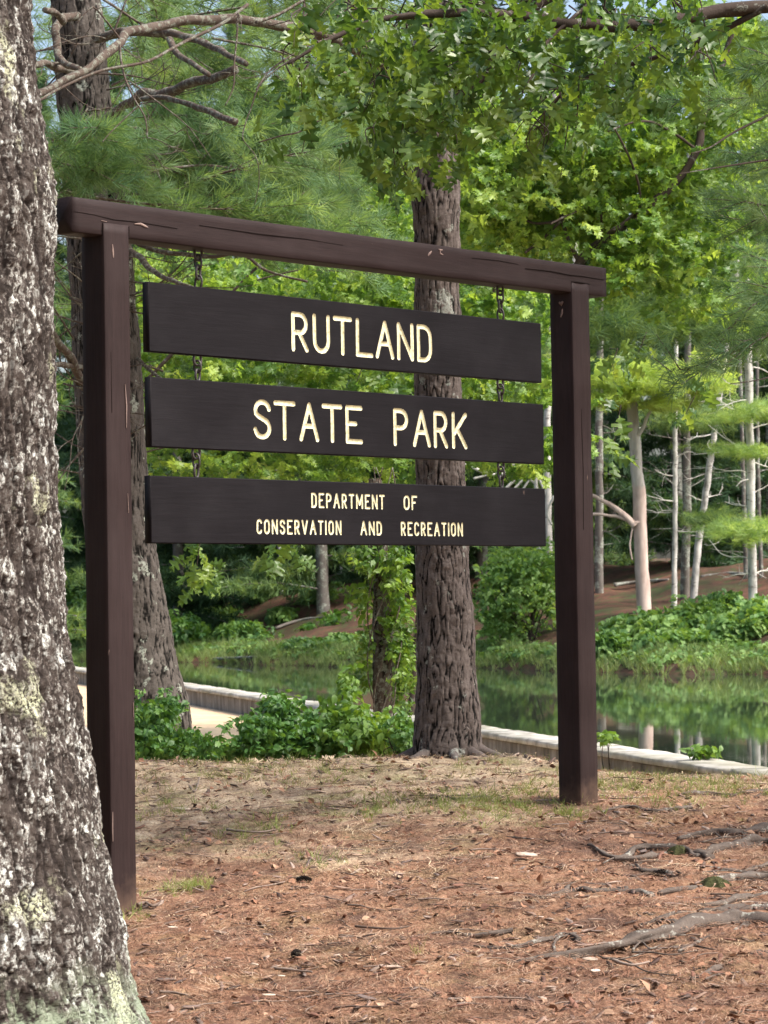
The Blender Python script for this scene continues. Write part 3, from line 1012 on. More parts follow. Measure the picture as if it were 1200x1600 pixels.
bold = .0108
L1 = [(c, a, b, 2.553, 2.376) for c, a, b in (('R', 1.170, 1.283), ('U', 1.308, 1.420), ('T', 1.442, 1.567), ('L', 1.593, 1.709), ('A', 1.726, 1.853), ('N', 1.874, 1.990), ('D', 2.014, 2.120))]
L2 = [(c, a, b, 2.152, 1.977) for c, a, b in (('S', .922, 1.033), ('T', 1.049, 1.186), ('A', 1.212, 1.339), ('T', 1.359, 1.494), ('E', 1.515, 1.629), ('P', 1.840, 1.943), ('A', 1.975, 2.101), ('R', 2.123, 2.229), ('K', 2.255, 2.366))]
L3 = word('DEPARTMENT', 1.283, 1.771, 1.750, 1.682) + word('OF', 1.903, 1.998, 1.750, 1.682) + \
     word('CONSERVATION', .933, 1.477, 1.628, 1.562) + word('AND', 1.604, 1.750, 1.628, 1.562) + word('RECREATION', 1.881, 2.324, 1.628, 1.562)
sign_board('dark brown top board with RUTLAND routed in cream letters', .3062, 2.945, 2.3237, 2.6178, L1, bold, .003, .006, .0, 1)
sign_board('dark brown middle board with STATE PARK routed in cream letters', .312, 2.952, 1.9224, 2.2178, L2, bold, .003, .006, .0, 2)
sign_board('dark brown lowest board with DEPARTMENT OF CONSERVATION AND RECREATION in small cream letters', .304, 2.955, 1.518, 1.8022, L3, .0051, .0020, .003, .0, 3)

# chains: links of bent rod
def link_mesh(rx, rz, rod, name='link'):
    t = np.linspace(0, 2 * np.pi, 15)[:-1]
    c = np.stack([np.cos(t) * rx, 0 * t, np.sin(t) * rz], 1)
    c[:, 2] = np.sign(np.sin(t)) * np.abs(np.sin(t)) ** .75 * rz
    T = np.roll(c, -1, 0) - np.roll(c, 1, 0)
    T /= np.linalg.norm(T, axis=1)[:, None]
    B = np.array([0, 1.0, 0])
    A = np.cross(T, B)
    th = np.linspace(0, 2 * np.pi, 6, endpoint=False)
    V = (c[:, None] + rod * (np.cos(th)[None, :, None] * A[:, None] + np.sin(th)[None, :, None] * B)).reshape(-1, 3)
    n = len(t)
    F = []
    for i in range(n):
        for j in range(6):
            F.append((i * 6 + j, i * 6 + (j + 1) % 6, ((i + 1) % n) * 6 + (j + 1) % 6, ((i + 1) % n) * 6 + j))
    return mesh_np(name, V, [F], M['steel'])
ME_LINK = link_mesh(.0165, .029, .0055)
ME_EYE = link_mesh(.022, .026, .0062, 'eye_bolt')
def chain(x, ztop, zbot, label, dx=0):
    L_ = ztop - zbot
    o = tag(empty('chain', SO + np.array([x * _sc - .078 * _ss, x * _ss + .078 * _sc, zbot]), SR), label, 'chain', 'chains holding the sign boards')
    n = max(2, int(round((L_ - .03) / .042)))
    step = (L_ - .034) / max(1, n)
    zz = L_ - .016
    e = bpy.data.objects.new('eye_bolt', ME_EYE); COL.objects.link(e); e.parent = o; e.location = (dx, 0, zz)
    for i in range(n):
        l = bpy.data.objects.new('link', ME_LINK); COL.objects.link(l); l.parent = o
        f = (i + 1) / n
        l.location = (dx * (1 - f), 0, zz - .008 - step * (i + .62) )
        l.scale = (1, 1, max(.55, step / .042 * 1.02))
        l.rotation_euler = (.05 * math.sin(i * 3), .12 * math.sin(i * 2 + x), math.pi / 2 * ((i + 1) % 2) + .25)
    return o
chain(.617, 2.779, 2.612, 'short rusty chain from the beam to the left of the RUTLAND board')
chain(2.652, 2.779, 2.612, 'short rusty chain from the beam to the right of the RUTLAND board')
chain(.605, 2.324, 2.216, 'short chain between the RUTLAND and STATE PARK boards, left side')
chain(2.642, 2.324, 2.216, 'short chain between the RUTLAND and STATE PARK boards, right side')
chain(.590, 1.923, 1.802, 'short chain between the STATE PARK board and the lowest board, left side')
chain(2.636, 1.923, 1.802, 'short chain between the STATE PARK board and the lowest board, right side')

# ------------------------------------------------------------------ trunks
def trunk(path, rad, mat, parent, res_t, res_z, plate=(.03, .09), amp=.012, flare=None, seed=1, fine=None, face=None, name='trunk'):
    """displaced trunk. path: list of world points from base to top, rad: radius at each"""
    path = np.asarray(path, float)
    L_ = np.linalg.norm(np.diff(path, axis=0), axis=1).sum()
    n = int(L_ / res_z)
    pp = smooth_path(path, n)
    rr = smooth_path(np.asarray(rad, float)[:, None], n)[:, 0]
    if face is None:
        m = int(2 * np.pi * np.mean(rad) / res_t)
        th = np.linspace(0, 2 * np.pi, m, endpoint=False)
    else:                    # finer towards one side
        m = int(np.pi * 1.15 * np.mean(rad) / res_t)
        a = np.linspace(face - np.pi * .58, face + np.pi * .58, m)
        b_ = np.linspace(face + np.pi * .58, face + np.pi * 1.42, 30)[1:-1]
        th = np.concatenate([a, b_])
        m = len(th)
    lp = np.linspace(0, L_, n)
    R = rr[:, None] * np.ones(m)[None]
    if flare:
        k, hgt, lobes, ph = flare
        R = R * (1 + k * np.exp(-lp / hgt)[:, None] * (1 + .45 * np.cos(lobes * th + ph)[None] + .25 * np.cos((lobes * 2 + 1) * th + ph * 2)[None]))
    dirs = np.stack([np.cos(th), np.sin(th), 0 * th], 1)
    base = pp[:, None] + R[:, :, None] * dirs[None]
    q = base.reshape(-1, 3)
    # domain for the plates: stretched along the trunk
    qq = q.copy()
    wx = fbm(q * 11, 2, seed) * .010
    wz = fbm(q * 7 + 5, 2, seed + 3) * .03
    qq = np.stack([(q[:, 0] + wx) / plate[0], (q[:, 1] + wx) / plate[0], (q[:, 2] + wz) / plate[1]], 1)
    f1, f2, cr = worley(qq, seed)
    w2 = q + np.stack([fbm(q * 7, 2, seed + 1), fbm(q * 7 + 9, 2, seed + 2), 0 * wx], 1) * .010
    a_, b_ = plate
    rn = vnoise(w2 / np.array([a_ * 1.25, a_ * 1.25, b_ * 2.2]), seed + 30) + .55 * vnoise(w2 / np.array([a_ * .62, a_ * .62, b_ * 1.1]) + 4, seed + 31)
    hc = np.abs(vnoise(w2 / np.array([a_ * 1.6, a_ * 1.6, b_ * .34]) + 8, seed + 32))
    pl = np.clip(np.abs(rn) / .40, 0, 1) * np.clip(.45 + hc / .16, 0, 1)
    cr = .5 + .5 * vnoise(w2 / np.array([a_ * .9, a_ * .9, b_ * .6]), seed + 33)
    dsp = amp * (np.sqrt(pl) - .6) + amp * .55 * (cr - .5) * np.minimum(1, pl * 2) + amp * .5 * fbm(q * 28, 3, seed + 5)
    dsp += .012 * fbm(q * 3.5, 2, seed + 9)
    att = dict(plate=pl, cell=cr)
    if fine:
        g1, g2, gc = worley(np.stack([q[:, 0] / fine[0], q[:, 1] / fine[0], q[:, 2] / fine[1]], 1) + fbm(q * 40, 2, 4)[:, None] * .5, seed + 20)
        gp = np.clip((g2 - g1) / .4, 0, 1)
        dsp += fine[2] * (np.sqrt(gp) * .6 + (gc - .5))
        att['fine'] = gc
        att['plate'] = np.minimum(pl * 1.6, 1) * np.clip(gp * 2.2, 0, 1)
    V = q + (dsp[:, None] * np.broadcast_to(dirs[None], base.shape).reshape(-1, 3))
    me = mesh_np(name, V, grid_faces(n, m, True), mat, True, att)
    return link(name, me, parent), pp, rr

def tree_root(name, base, label, cat='tree', group=None):
    return tag(empty(name, base), label, cat, group)

def branch(parent, pts, r0, r1, mat=None, ns=8, name='branch', n=None, wob=.25, seed=1):
    pts = np.asarray(pts, float)
    n = n or max(8, len(pts) * 8)
    pp = smooth_path(pts, n)
    pp = pp + (np.stack([vnoise(pp * 6 + 3 * k, seed + k) for k in range(3)], 1)) * min(.02, r0 * .6) * np.sin(np.linspace(0, np.pi, n))[:, None]
    rr = np.linspace(r0, r1, n)
    V, F, C = tube_arrays(pp, rr, ns, wob, seed)
    me = mesh_np(name, V, [F, C], mat or M['bark_branch'], True, dict(plate=np.full(len(V), .6), cell=.5 + .2 * vnoise(V * 8, 3)))
    return link(name, me, parent), pp

def twigs(parent, paths, name='twigs', mat=None, ns=5):
    arr = []
    for pts, r0, r1 in paths:
        pp = smooth_path(pts, max(5, len(pts) * 4))
        arr.append(tube_arrays(pp, np.linspace(r0, r1, len(pp)), ns))
    V, F = join(arr)
    me = mesh_np(name, V, F, mat or M['bark_branch'], True, dict(plate=np.full(len(V), .6), cell=np.full(len(V), .5)))
    return tag(link(name, me, parent), kind='stuff')

def snaggy(start, dirv, length, r, rg, depth=2):
    """bare dead side branch with forks -> list of twig paths"""
    out = []
    d = np.array(dirv, float); d /= np.linalg.norm(d)
    pts = [np.array(start, float)]
    k = 5
    for i in range(k):
        d = d + rg.normal(size=3) * .16 + np.array([0, 0, .03])
        d /= np.linalg.norm(d)
        pts.append(pts[-1] + d * length / k)
    out.append((np.array(pts), r, r * .25))
    if depth > 0:
        for j in range(rg.integers(2, 5)):
            i = rg.integers(1, k)
            dd = d + rg.normal(size=3) * .7
            out += snaggy(pts[i], dd, length * rg.uniform(.3, .6), r * .5, rg, depth - 1)
    return out

def bough(start, dirv, length, rg, ntw=14, droop=.15, twl=.35, step=.07, flat=.35):
    """pine bough: returns (branch path, twig paths, tuft points, tuft directions)"""
    d = np.array(dirv, float); d /= np.linalg.norm(d)
    k = 8
    pts = [np.array(start, float)]
    for i in range(k):
        d = d + rg.normal(size=3) * .07 + np.array([0, 0, -droop / k * (1 if i < 5 else -1.2)])
        d /= np.linalg.norm(d)
        pts.append(pts[-1] + d * length / k)
    pts = np.array(pts)
    pp = smooth_path(pts, 30)
    tw, tp, td = [], [], []
    for j in range(ntw):
        f = .25 + .75 * (j + rg.uniform(0, 1)) / ntw
        i = min(28, int(f * 29))
        t = pp[i + 1] - pp[i]; t /= np.linalg.norm(t)
        side = np.cross(t, [0, 0, 1.0]); side /= np.linalg.norm(side) + 1e-9
        s_ = 1 if j % 2 else -1
        dd = side * s_ * rg.uniform(.6, 1.1) + t * rg.uniform(.4, 1.0) + np.array([0, 0, rg.normal() * flat])
        dd /= np.linalg.norm(dd)
        L_ = twl * (1.25 - .7 * f) * rg.uniform(.7, 1.3)
        e = pp[i] + dd * L_ + np.array([0, 0, -.05 * L_])
        tw.append((np.array([pp[i], (pp[i] + e) / 2 + rg.normal(size=3) * .02 * L_, e]), .004, .0015))
        for q in np.arange(.3 * L_, L_ + step * .5, step):
            tp.append(pp[i] + (e - pp[i]) * (q / L_) + rg.normal(size=3) * step * .22)
            x = dd + rg.normal(size=3) * .38 + np.array([0, 0, .2])
            td.append(x)
    for q in np.linspace(.7, 1, 5):
        tp.append(pp[int(q * 29)]); td.append(d + rg.normal(size=3) * .3)
    return pp, tw, np.array(tp), np.array(td)

def boughs(parent, specs, tmpl, mat, scl=1.0, rbase=.012, seed=1, name='needles', branch_part=True, ntw=14, twl=.35, step=.07, droop=.15, flat=.35, bmat=None):
    rg = np.random.default_rng(seed)
    TP, TD, TW = [], [], []
    for (st, dv, L_) in specs:
        pp, tw, tp, td = bough(st, dv, L_, rg, ntw, droop, twl, step, flat)
        TP.append(tp); TD.append(td)
        TW.append((pp[::3], rbase, rbase * .25))
        TW += tw
    twigs(parent, TW, mat=bmat)
    TP, TD = np.vstack(TP), np.vstack(TD)
    return scatter(name, tmpl, TP, eul_from_dir(TD, rg.uniform(0, 6.28, len(TP))), scl * rg.uniform(.75, 1.25, len(TP)), mat, parent)

# --- the near lichen-crusted trunk at the left
b0 = np.array([-1.52, 8.35, float(zg(-1.52, 8.35))])
t1 = tree_root('oak_tree', b0 , 'thick near tree trunk crusted with white and green lichen at the left edge')
edge = [(235, 1600), (205, 1520), (180, 1420), (158, 1320), (140, 1200), (118, 1080), (96, 950), (84, 800), (79, 650), (78, 450), (78, 330), (62, 200), (48, 80), (40, -20)]
pa, ra = [], []
for (u, v) in [(262, 1680)] + edge:
    p = P(u, v, 8.4)
    z = p[2]
    cx = -1.50 + .04 * (z - .2) * .3
    r = (p[0] - cx)
    pa.append((cx, 8.4 + .02 * z, z)); ra.append(r)
pa += [(pa[-1][0], 8.5, 4.2), (pa[-1][0] - .1, 8.5, 6.5)]; ra += [ra[-1] * .96, ra[-1] * .8]
trunk(pa, np.array(ra) - .002, M['lichen'], t1, .0042, .0048, (.036, .15), .016, None, 3, (.0095, .020, .0032), -.55)

# --- big straight pine behind the boards
def gz(x, y): return float(zg(x, y))
x3, y3 = .372, 16.15
z3 = gz(x3, y3)
t3 = tree_root('pine_tree', (x3, y3, z3), 'big straight pine trunk with dark furrowed bark behind the middle of the sign')
prof3 = [(699, 1215, 58), (699, 1180, 56), (699, 1100, 50), (696, 1000, 47), (693, 900, 44), (689, 800, 40.5), (686, 700, 40), (684, 600, 39.5), (683, 500, 38.5), (682, 350, 37.5), (681, 200, 36.5), (680, 50, 35), (680, -80, 34)]
pa, ra = [], []
for u, v, hw_ in prof3:
    p = P(u, v, 16.15)
    pa.append((p[0], 16.15, p[2])); ra.append(hw_ / FPX * 16.15)
pa += [(pa[-1][0], 16.1, 7.5), (pa[-1][0], 16.1, 10)]; ra += [.12, .09]
trunk(pa, np.array(ra) * .95, M['bark_pine'], t3, .0052, .008, (.0165, .085), .0085, (.55, .13, 5, .6), 11, None, -1.57)
# spreading surface roots of the big pine
for k, (a, L_, r) in enumerate(((-.25, .5, .05), (-.9, .35, .045), (-2.2, .36, .045), (3.2, .38, .05), (-1.5, .3, .04))):
    pts = [(x3 + math.cos(a) * q, y3 + math.sin(a) * q * .9, gz(x3 + math.cos(a) * q, y3 + math.sin(a) * q * .9) + (.11 * math.exp(-(q - .1) / .12) - .012 - .03 * q)) for q in (.12, .2, .3, .4, .15 + L_)]
    branch(t3, pts, r, .012, M['bark_pine'], 10, 'root', 24, .35, k)
# its long dead limb arching to the left across the top
def path(pl, d0, d1):
    n = len(pl)
    return [P(u, v, d0 + (d1 - d0) * i / (n - 1)) for i, (u, v) in enumerate(pl)]
branch(t3, path([(668, 130), (620, 112), (560, 80), (520, 60), (470, 42), (400, 33), (320, 30), (250, 38), (205, 52), (182, 70), (150, 98), (100, 125), (56, 148), (20, 165)], 16.1, 13.2), .038, .016, M['bark_branch'], 10, n=120, seed=4)
branch(t3, path([(660, 150), (600, 135), (556, 118), (520, 116), (492, 110)], 16.0, 15.0), .020, .012, M['bark_branch'], 8, seed=6)
rg = np.random.default_rng(31)
TW = []
def pw(pl, d0, d1, r0, r1): TW.append((np.array(path(pl, d0, d1)), r0, r1))
pw([(387, 7), (347, 37), (293, 63), (267, 77), (227, 97), (160, 110), (100, 135), (60, 158)], 14.2, 13.0, .010, .007)
pw([(372, 20), (370, 60), (366, 100), (365, 135), (352, 165)], 13.9, 13.7, .006, .003)
pw([(187, 70), (190, 100), (197, 127), (210, 155), (227, 185), (230, 215)], 13.5, 13.3, .007, .003)
pw([(197, 127), (207, 130), (247, 160), (293, 197), (330, 247)], 13.5, 13.6, .005, .002)
pw([(186, 60), (178, 48), (150, 14), (138, 16), (120, 36)], 13.5, 13.4, .006, .003)
pw([(176, 55), (197, 0), (205, -20)], 13.5, 13.5, .006, .004)
pw([(165, 60), (140, 56), (100, 66), (60, 80)], 13.5, 13.3, .004, .002)
pw([(217, 165), (190, 190), (170, 210), (160, 222)], 13.4, 13.3, .004, .002)
pw([(460, 90), (430, 110), (405, 135), (392, 170), (383, 195), (380, 218), (400, 245), (405, 280), (398, 320)], 14.2, 13.8, .005, .002)
pw([(510, 62), (480, 72), (450, 90), (420, 112), (400, 140)], 15.2, 14.8, .008, .004)
pw([(560, 105), (530, 112), (505, 125), (485, 140)], 15.2, 14.9, .006, .003)
pw([(545, 165), (515, 180), (490, 193), (465, 207), (440, 212), (405, 222)], 14.9, 14.6, .007, .004)
pw([(400, 35), (440, 20), (490, -10)], 14.3, 14.6, .010, .008)
pw([(420, 40), (455, 30), (475, 8)], 14.5, 14.6, .005, .003)
for k in range(26):
    a = TW[rg.integers(0, 10)][0]
    s_ = a[rg.integers(0, len(a))]
    TW += snaggy(s_, (rg.normal(), rg.normal() * .3, -.6 + rg.normal() * .6), rg.uniform(.12, .35), .0028, rg, 1)
twigs(t3, TW, 'dead_twigs', M['bark_branch'])

# --- leaning pine behind the left post
prof2 = [(232, 1200, 80), (226, 1120, 74), (210, 1000, 62), (196, 900, 58), (183, 800, 56), (172, 650, 55), (163, 500, 54), (156, 400, 53), (146, 300, 49), (136, 200, 45), (126, 100, 42), (118, 0, 40), (112, -80, 38)]
d2 = 19.0
pa, ra = [], []
for u, v, hw_ in prof2:
    p = P(u, v, d2)
    pa.append(p); ra.append(hw_ / FPX * d2 * .95)
pa[0][2] = -.4
t2 = tree_root('pine_tree', (pa[0][0], pa[0][1], gz(pa[0][0], pa[0][1])), 'leaning grey-brown pine trunk directly behind the left post')
pa += [pa[-1] + np.array([-.1, 0, 2.0]), pa[-1] + np.array([-.25, .2, 5.0])]; ra += [.15, .12]
trunk(pa, ra, M['bark_pine2'], t2, .0075, .011, (.021, .10), .009, (.10, .3, 5, 1), 21, None, -1.57)
for pl, d0, d1, r0, r1 in (
    ([(150, 205), (185, 170), (217, 152), (260, 142), (300, 130), (335, 122), (367, 108)], 18.6, 16.8, .034, .028),
    ([(150, 60), (200, 50), (273, 55), (320, 68), (350, 82), (385, 100)], 18.8, 17.0, .034, .018),
    ([(265, 62), (276, 84), (300, 98), (327, 117)], 17.4, 16.9, .024, .016),
    ([(220, 155), (257, 152), (300, 165), (335, 178), (368, 191)], 17.6, 16.6, .016, .022),
    ([(150, 190), (180, 210), (205, 222), (240, 240)], 18.7, 17.6, .026, .014),
    ([(120, 25), (100, 28), (92, 45), (92, 75), (100, 100), (125, 108)], 18.7, 17.8, .034, .022),
    ([(70, 15), (88, 22), (100, 34)], 17.8, 18.2, .018, .026),
    ([(120, 115), (95, 108), (60, 100), (30, 112)], 18.6, 17.4, .030, .018),
    ([(185, 370), (210, 395), (240, 425), (270, 440), (320, 455)], 18.7, 17.4, .026, .012),
    ([(215, 380), (260, 395), (330, 400), (380, 398), (420, 425), (480, 440)], 18.5, 17.8, .018, .008),
    ([(130, 600), (112, 565), (92, 535), (70, 510), (40, 490)], 18.7, 17.8, .034, .022),
    ([(130, 575), (100, 570), (70, 576), (40, 590)], 18.7, 17.6, .022, .012),
    ([(215, 560), (250, 590), (290, 600), (330, 625)], 18.8, 18.0, .014, .007)):
    branch(t2, path(pl, d0, d1), r0, r1, M['bark_branch'], 9, seed=int(r0 * 1000) + len(pl))
rg = np.random.default_rng(5)
TW = []
for (u, v) in ((215, 232), (225, 235), (205, 222), (235, 238)):
    for k in range(6):
        TW += snaggy(P(u, v, 17.5), (rg.normal() * .8, rg.normal() * .4, -.5 + rg.normal() * .6), rg.uniform(.15, .3), .006, rg, 1)
for k in range(55):
    v = rg.uniform(60, 720)
    uc = np.interp(v, [0, 400, 800], [118, 156, 183])
    s_ = P(uc + rg.normal() * 25, v, 18.75)
    TW += snaggy(s_, (rg.normal(), -.5 + rg.normal() * .4, rg.normal() * .4), rg.uniform(.4, 1.2), .008, rg, 2)
twigs(t2, TW, 'dead_twigs', M['bark_branch'])

# needle masses of the two pines and of the pine off to the left: boughs sweep in from the sides
rg = np.random.default_rng(12)
def bough_field(parent, n, urange, vrange, drange, dirf, Lr, tmpl, mat, scl, seed, **kw):
    r_ = np.random.default_rng(seed)
    sp = []
    for k in range(n):
        st = P(r_.uniform(*urange), r_.uniform(*vrange), r_.uniform(*drange))
        sp.append((st, dirf(r_), r_.uniform(*Lr)))
    return boughs(parent, sp, tmpl, mat, scl, seed=seed, **kw)

bough_field(t2, 24, (60, 300), (150, 330), (17.5, 21), lambda r_: (1.0 + r_.normal() * .3, r_.normal() * .6, -.02 + r_.normal() * .15), (1.2, 2.0), T_NEEDLE, M['needle_pale'], 1.4, 41, ntw=18, twl=.5, step=.075)
bough_field(t2, 7, (10, 110), (215, 290), (16.5, 17.6), lambda r_: (.8 + r_.normal() * .3, r_.normal() * .4, -.08 + r_.normal() * .1), (.5, .8), T_NEEDLE, M['needle_pale'], 1.2, 43, ntw=14, twl=.4, step=.075)
bough_field(t2, 11, (40, 420), (-80, 140), (18.5, 23), lambda r_: (.6 + r_.normal() * .6, r_.normal() * .7, r_.normal() * .2), (1.2, 2.2), T_NEEDLE, M['needle_near'], 1.5, 42, ntw=16, twl=.5, step=.085)

# --- pine off the right edge: its roots lie across the path, its boughs hang in at the upper right
x4, y4 = 2.75, 11.9
t4 = tree_root('pine_tree', (x4, y4, gz(x4, y4)), 'pine at the right edge whose boughs hang in and whose grey roots cross the ground')
trunk([(x4, y4, gz(x4, y4) - .2), (x4, y4, 1), (x4 + .03, y4, 3), (x4 + .05, y4, 6), (x4 + .1, y4, 9)], [.27, .24, .22, .2, .16], M['bark_pine'], t4, .02, .03, (.03, .09), .017, (.35, .15, 5, 2), 31)
def ground_path(pl, lift=.0, jit=0, seed=0):
    out = []
    for i, (u, v) in enumerate(pl):
        p, _ = hit(u, v)
        out.append(np.array([p[0], p[1], p[2] + lift]))
    return out
ROOTS = [  # photo pixel path, radius thick end, thin end, lift
    ([(1290, 1455), (1200, 1447), (1130, 1445), (1080, 1455), (1040, 1466), (1000, 1475), (950, 1487), (900, 1497), (850, 1503), (800, 1512)], .036, .010, .012),
    ([(1290, 1425), (1200, 1428), (1120, 1432), (1060, 1436), (1000, 1450)], .030, .012, .012),
    ([(1290, 1478), (1200, 1495), (1150, 1503), (1110, 1522), (1080, 1532)], .022, .008, .006),
    ([(1290, 1338), (1200, 1320), (1140, 1328), (1090, 1340), (1060, 1332), (1000, 1343), (960, 1345)], .032, .010, .010),
    ([(1110, 1345), (1060, 1330), (1000, 1328), (960, 1340), (920, 1322)], .020, .009, .008),
    ([(1290, 1390), (1200, 1372), (1140, 1378), (1080, 1390), (1030, 1398)], .028, .012, .006),
    ([(1290, 1300), (1200, 1298), (1150, 1302), (1110, 1300), (1060, 1312)], .026, .010, .006),
    ([(1060, 1448), (1000, 1430), (960, 1425), (900, 1432), (850, 1428), (820, 1418)], .018, .007, .004),
    ([(1020, 1405), (970, 1398), (930, 1400), (900, 1396), (860, 1402), (850, 1408)], .020, .007, .006),
    ([(980, 1395), (940, 1388), (900, 1385), (880, 1395), (845, 1408)], .017, .006, .008),
    ([(1055, 1375), (1030, 1368), (1010, 1366), (992, 1356)], .018, .010, .010),
    ([(905, 1470), (880, 1462), (850, 1472), (800, 1482), (740, 1480)], .012, .004, .005),
    ([(870, 1500), (866, 1485), (872, 1470), (900, 1462)], .007, .004, .012),
    ([(1290, 1240), (1200, 1238), (1150, 1243), (1110, 1240), (1060, 1243)], .024, .008, .004),
    ([(1290, 1405), (1200, 1402), (1150, 1412), (1100, 1420), (1060, 1415), (1020, 1424)], .020, .007, .010),
    ([(1290, 1355), (1220, 1350), (1160, 1362), (1110, 1358)], .018, .007, .006),
    ([(1180, 1440), (1140, 1462), (1090, 1478), (1060, 1490)], .014, .005, .010),
    ([(1080, 1262), (1020, 1268), (980, 1262), (940, 1270)], .012, .005, .006),
    ([(760, 1245), (720, 1250), (690, 1246), (660, 1250)], .008, .004, .004),
    ([(800, 1455), (740, 1462), (700, 1458), (640, 1466)], .010, .004, .003),
    ([(940, 1422), (900, 1425), (872, 1435), (855, 1447)], .009, .004, .006),
]
for k, (pl, r0, r1, lf) in enumerate(ROOTS):
    branch(t4, ground_path(pl, lf * .85), r0 * .98, r1 * .9, M['root'], 14, 'root', len(pl) * 16, .75, 50 + k)
# fine rootlets
rg = np.random.default_rng(77)
TW = []
for k in range(38):
    u, v = rg.uniform(780, 1195), rg.uniform(1290, 1540)
    L_ = rg.uniform(30, 120)
    a = rg.normal() * .25
    pl = [(u + L_ * f, v + L_ * f * a * .5 + rg.normal() * 4) for f in (0, .3, .6, 1)]
    TW.append((np.array(ground_path(pl, rg.uniform(.0, .012))), .0045, .002))
twigs(t4, TW, 'rootlets', M['root'])
M['moss'] = plain('moss', (.040, .042, .018), .95, .1, .6, 90)
for k, (u, v, wpx) in enumerate(((1060, 1336, 44), (1115, 1386, 60))):
    q, d_ = hit(u, v)
    L_ = wpx / FPX * d_
    th_ = np.linspace(0, 2 * np.pi, 25)[:-1]
    Vm, nr = [], 7
    for i in range(nr):
        f = i / (nr - 1)
        for a in th_:
            px_, py_ = q[0] + math.cos(a) * L_ * .42 * f * (1 + .25 * math.sin(3 * a + k)), q[1] + math.sin(a) * L_ * .34 * f * (1 + .2 * math.sin(5 * a))
            Vm.append((px_, py_, gz(px_, py_) + .026 + .016 * (1 - f * f * 2.4) + .004 * math.sin(px_ * 300) * math.sin(py_ * 260)))
    link('moss_pad', mesh_np('moss_pad', Vm, grid_faces(nr, 24, True), M['moss']), t4)
# drooping needle sprays at the upper right
bough_field(t4, 12, (1330, 1540), (-60, 440), (12.8, 17.0), lambda r_: (-1.0 + r_.normal() * .25, r_.normal() * .5, -.12 + r_.normal() * .2), (.8, 1.5), T_NEEDLE, M['needle_pale'], 1.0, 51, ntw=16, twl=.42, step=.07, droop=.3)
bough_field(t4, 2, (1380, 1500), (420, 520), (15, 18.0), lambda r_: (-1.0 + r_.normal() * .25, r_.normal() * .5, -.05 + r_.normal() * .2), (.9, 1.3), T_NEEDLE, M['needle_pale'], 1.0, 52, ntw=16, twl=.4, step=.07, droop=.2)
TW = []
for pl, r0 in (([(1290, 130), (1210, 175), (1150, 205), (1110, 230), (1080, 240)], .010), ([(1290, 240), (1200, 250), (1120, 262), (1060, 272)], .008), ([(1290, 560), (1200, 590), (1140, 600)], .007), ([(1290, 330), (1180, 345), (1100, 330)], .006)):
    TW.append((np.array(path(pl, 15, 14.2)), r0, r0 * .3))
twigs(t4, TW, 'bough_stems', M['bark_dark'])

# --- oak overhead: limbs reach in from the upper right, big lobed leaves hang over the top of the picture
xo, yo = 4.3, 14.6
t5 = tree_root('oak_tree', (xo, yo, gz(xo, yo)), 'oak reaching in from the upper right with big lobed leaves hanging over the sign')
trunk([(xo, yo, gz(xo, yo) - .2), (xo, yo, 1.5), (xo - .1, yo, 3.5), (xo - .3, yo, 5.5), (xo - .5, yo, 8)], [.22, .2, .18, .16, .1], M['bark_pine'], t5, .025, .03, (.03, .09), .014, (.3, .15, 5, 2), 35)
limbs = [([(1900, 60), (1500, 20), (1200, 10), (1000, 40), (850, 30), (700, 20), (600, 30), (520, 60), (450, 100)], 14.6, 13.6, .05, .006),
         ([(1850, -60), (1400, -90), (1000, -60), (800, 40), (760, 110), (700, 160), (660, 200), (620, 240)], 14.6, 14.0, .05, .005),
         ([(1200, 10), (1080, 70), (980, 100), (900, 130), (860, 170)], 14.3, 14.8, .02, .005),
         ([(1000, -60), (860, 60), (830, 120), (790, 190)], 14.3, 13.6, .012, .004),
         ([(950, -90), (905, 40), (905, 120), (900, 200)], 14.2, 14.4, .007, .004)]
LP = []
for pl, d0, d1, r0, r1 in limbs:
    _, pp = branch(t5, path(pl, d0, d1), r0, r1, M['bark_dark'], 8, n=70, seed=len(pl))
rg = np.random.default_rng(8)
# leaf positions: clusters whose density follows the hanging sprays
cl = [(640, 60, 90, 75, 95), (600, 150, 80, 60, 75), (690, 120, 80, 80, 95), (720, 40, 90, 60, 90), (640, 210, 55, 45, 55), (800, 110, 80, 60, 80), (800, 30, 90, 50, 75), (880, 60, 80, 70, 75), (870, 170, 50, 50, 40),
      (960, 50, 90, 60, 75), (1060, 40, 80, 60, 50), (470, 130, 45, 45, 42), (560, 90, 50, 60, 40), (730, 180, 50, 40, 35), (700, 225, 35, 30, 16), (632, 275, 18, 35, 16), (560, 30, 60, 40, 40), (950, 140, 50, 40, 30), (1010, 110, 60, 45, 30), (1090, 110, 60, 50, 25), (590, 235, 30, 30, 14), (845, 225, 25, 20, 8), (480, 60, 40, 40, 18)]
LPs, near_tw = [], []
for (cu, cv, su, sv, n) in cl:
    for k in range(int(n * .82)):
        LPs.append(P(cu + rg.normal() * su * .62, cv + rg.normal() * sv * .6, rg.uniform(13.3, 15.2)))
    c0_ = P(cu, cv - 40, 14.3)
    for k in range(7):
        e = P(cu + rg.normal() * su * .6, cv + rg.normal() * sv * .5, rg.uniform(13.6, 15))
        near_tw.append((np.array([c0_ + rg.normal(size=3) * .05, (c0_ + e) / 2 + rg.normal(size=3) * .04, e]), .005, .0015))
twigs(t5, near_tw, 'leaf_twigs', M['bark_dark'])
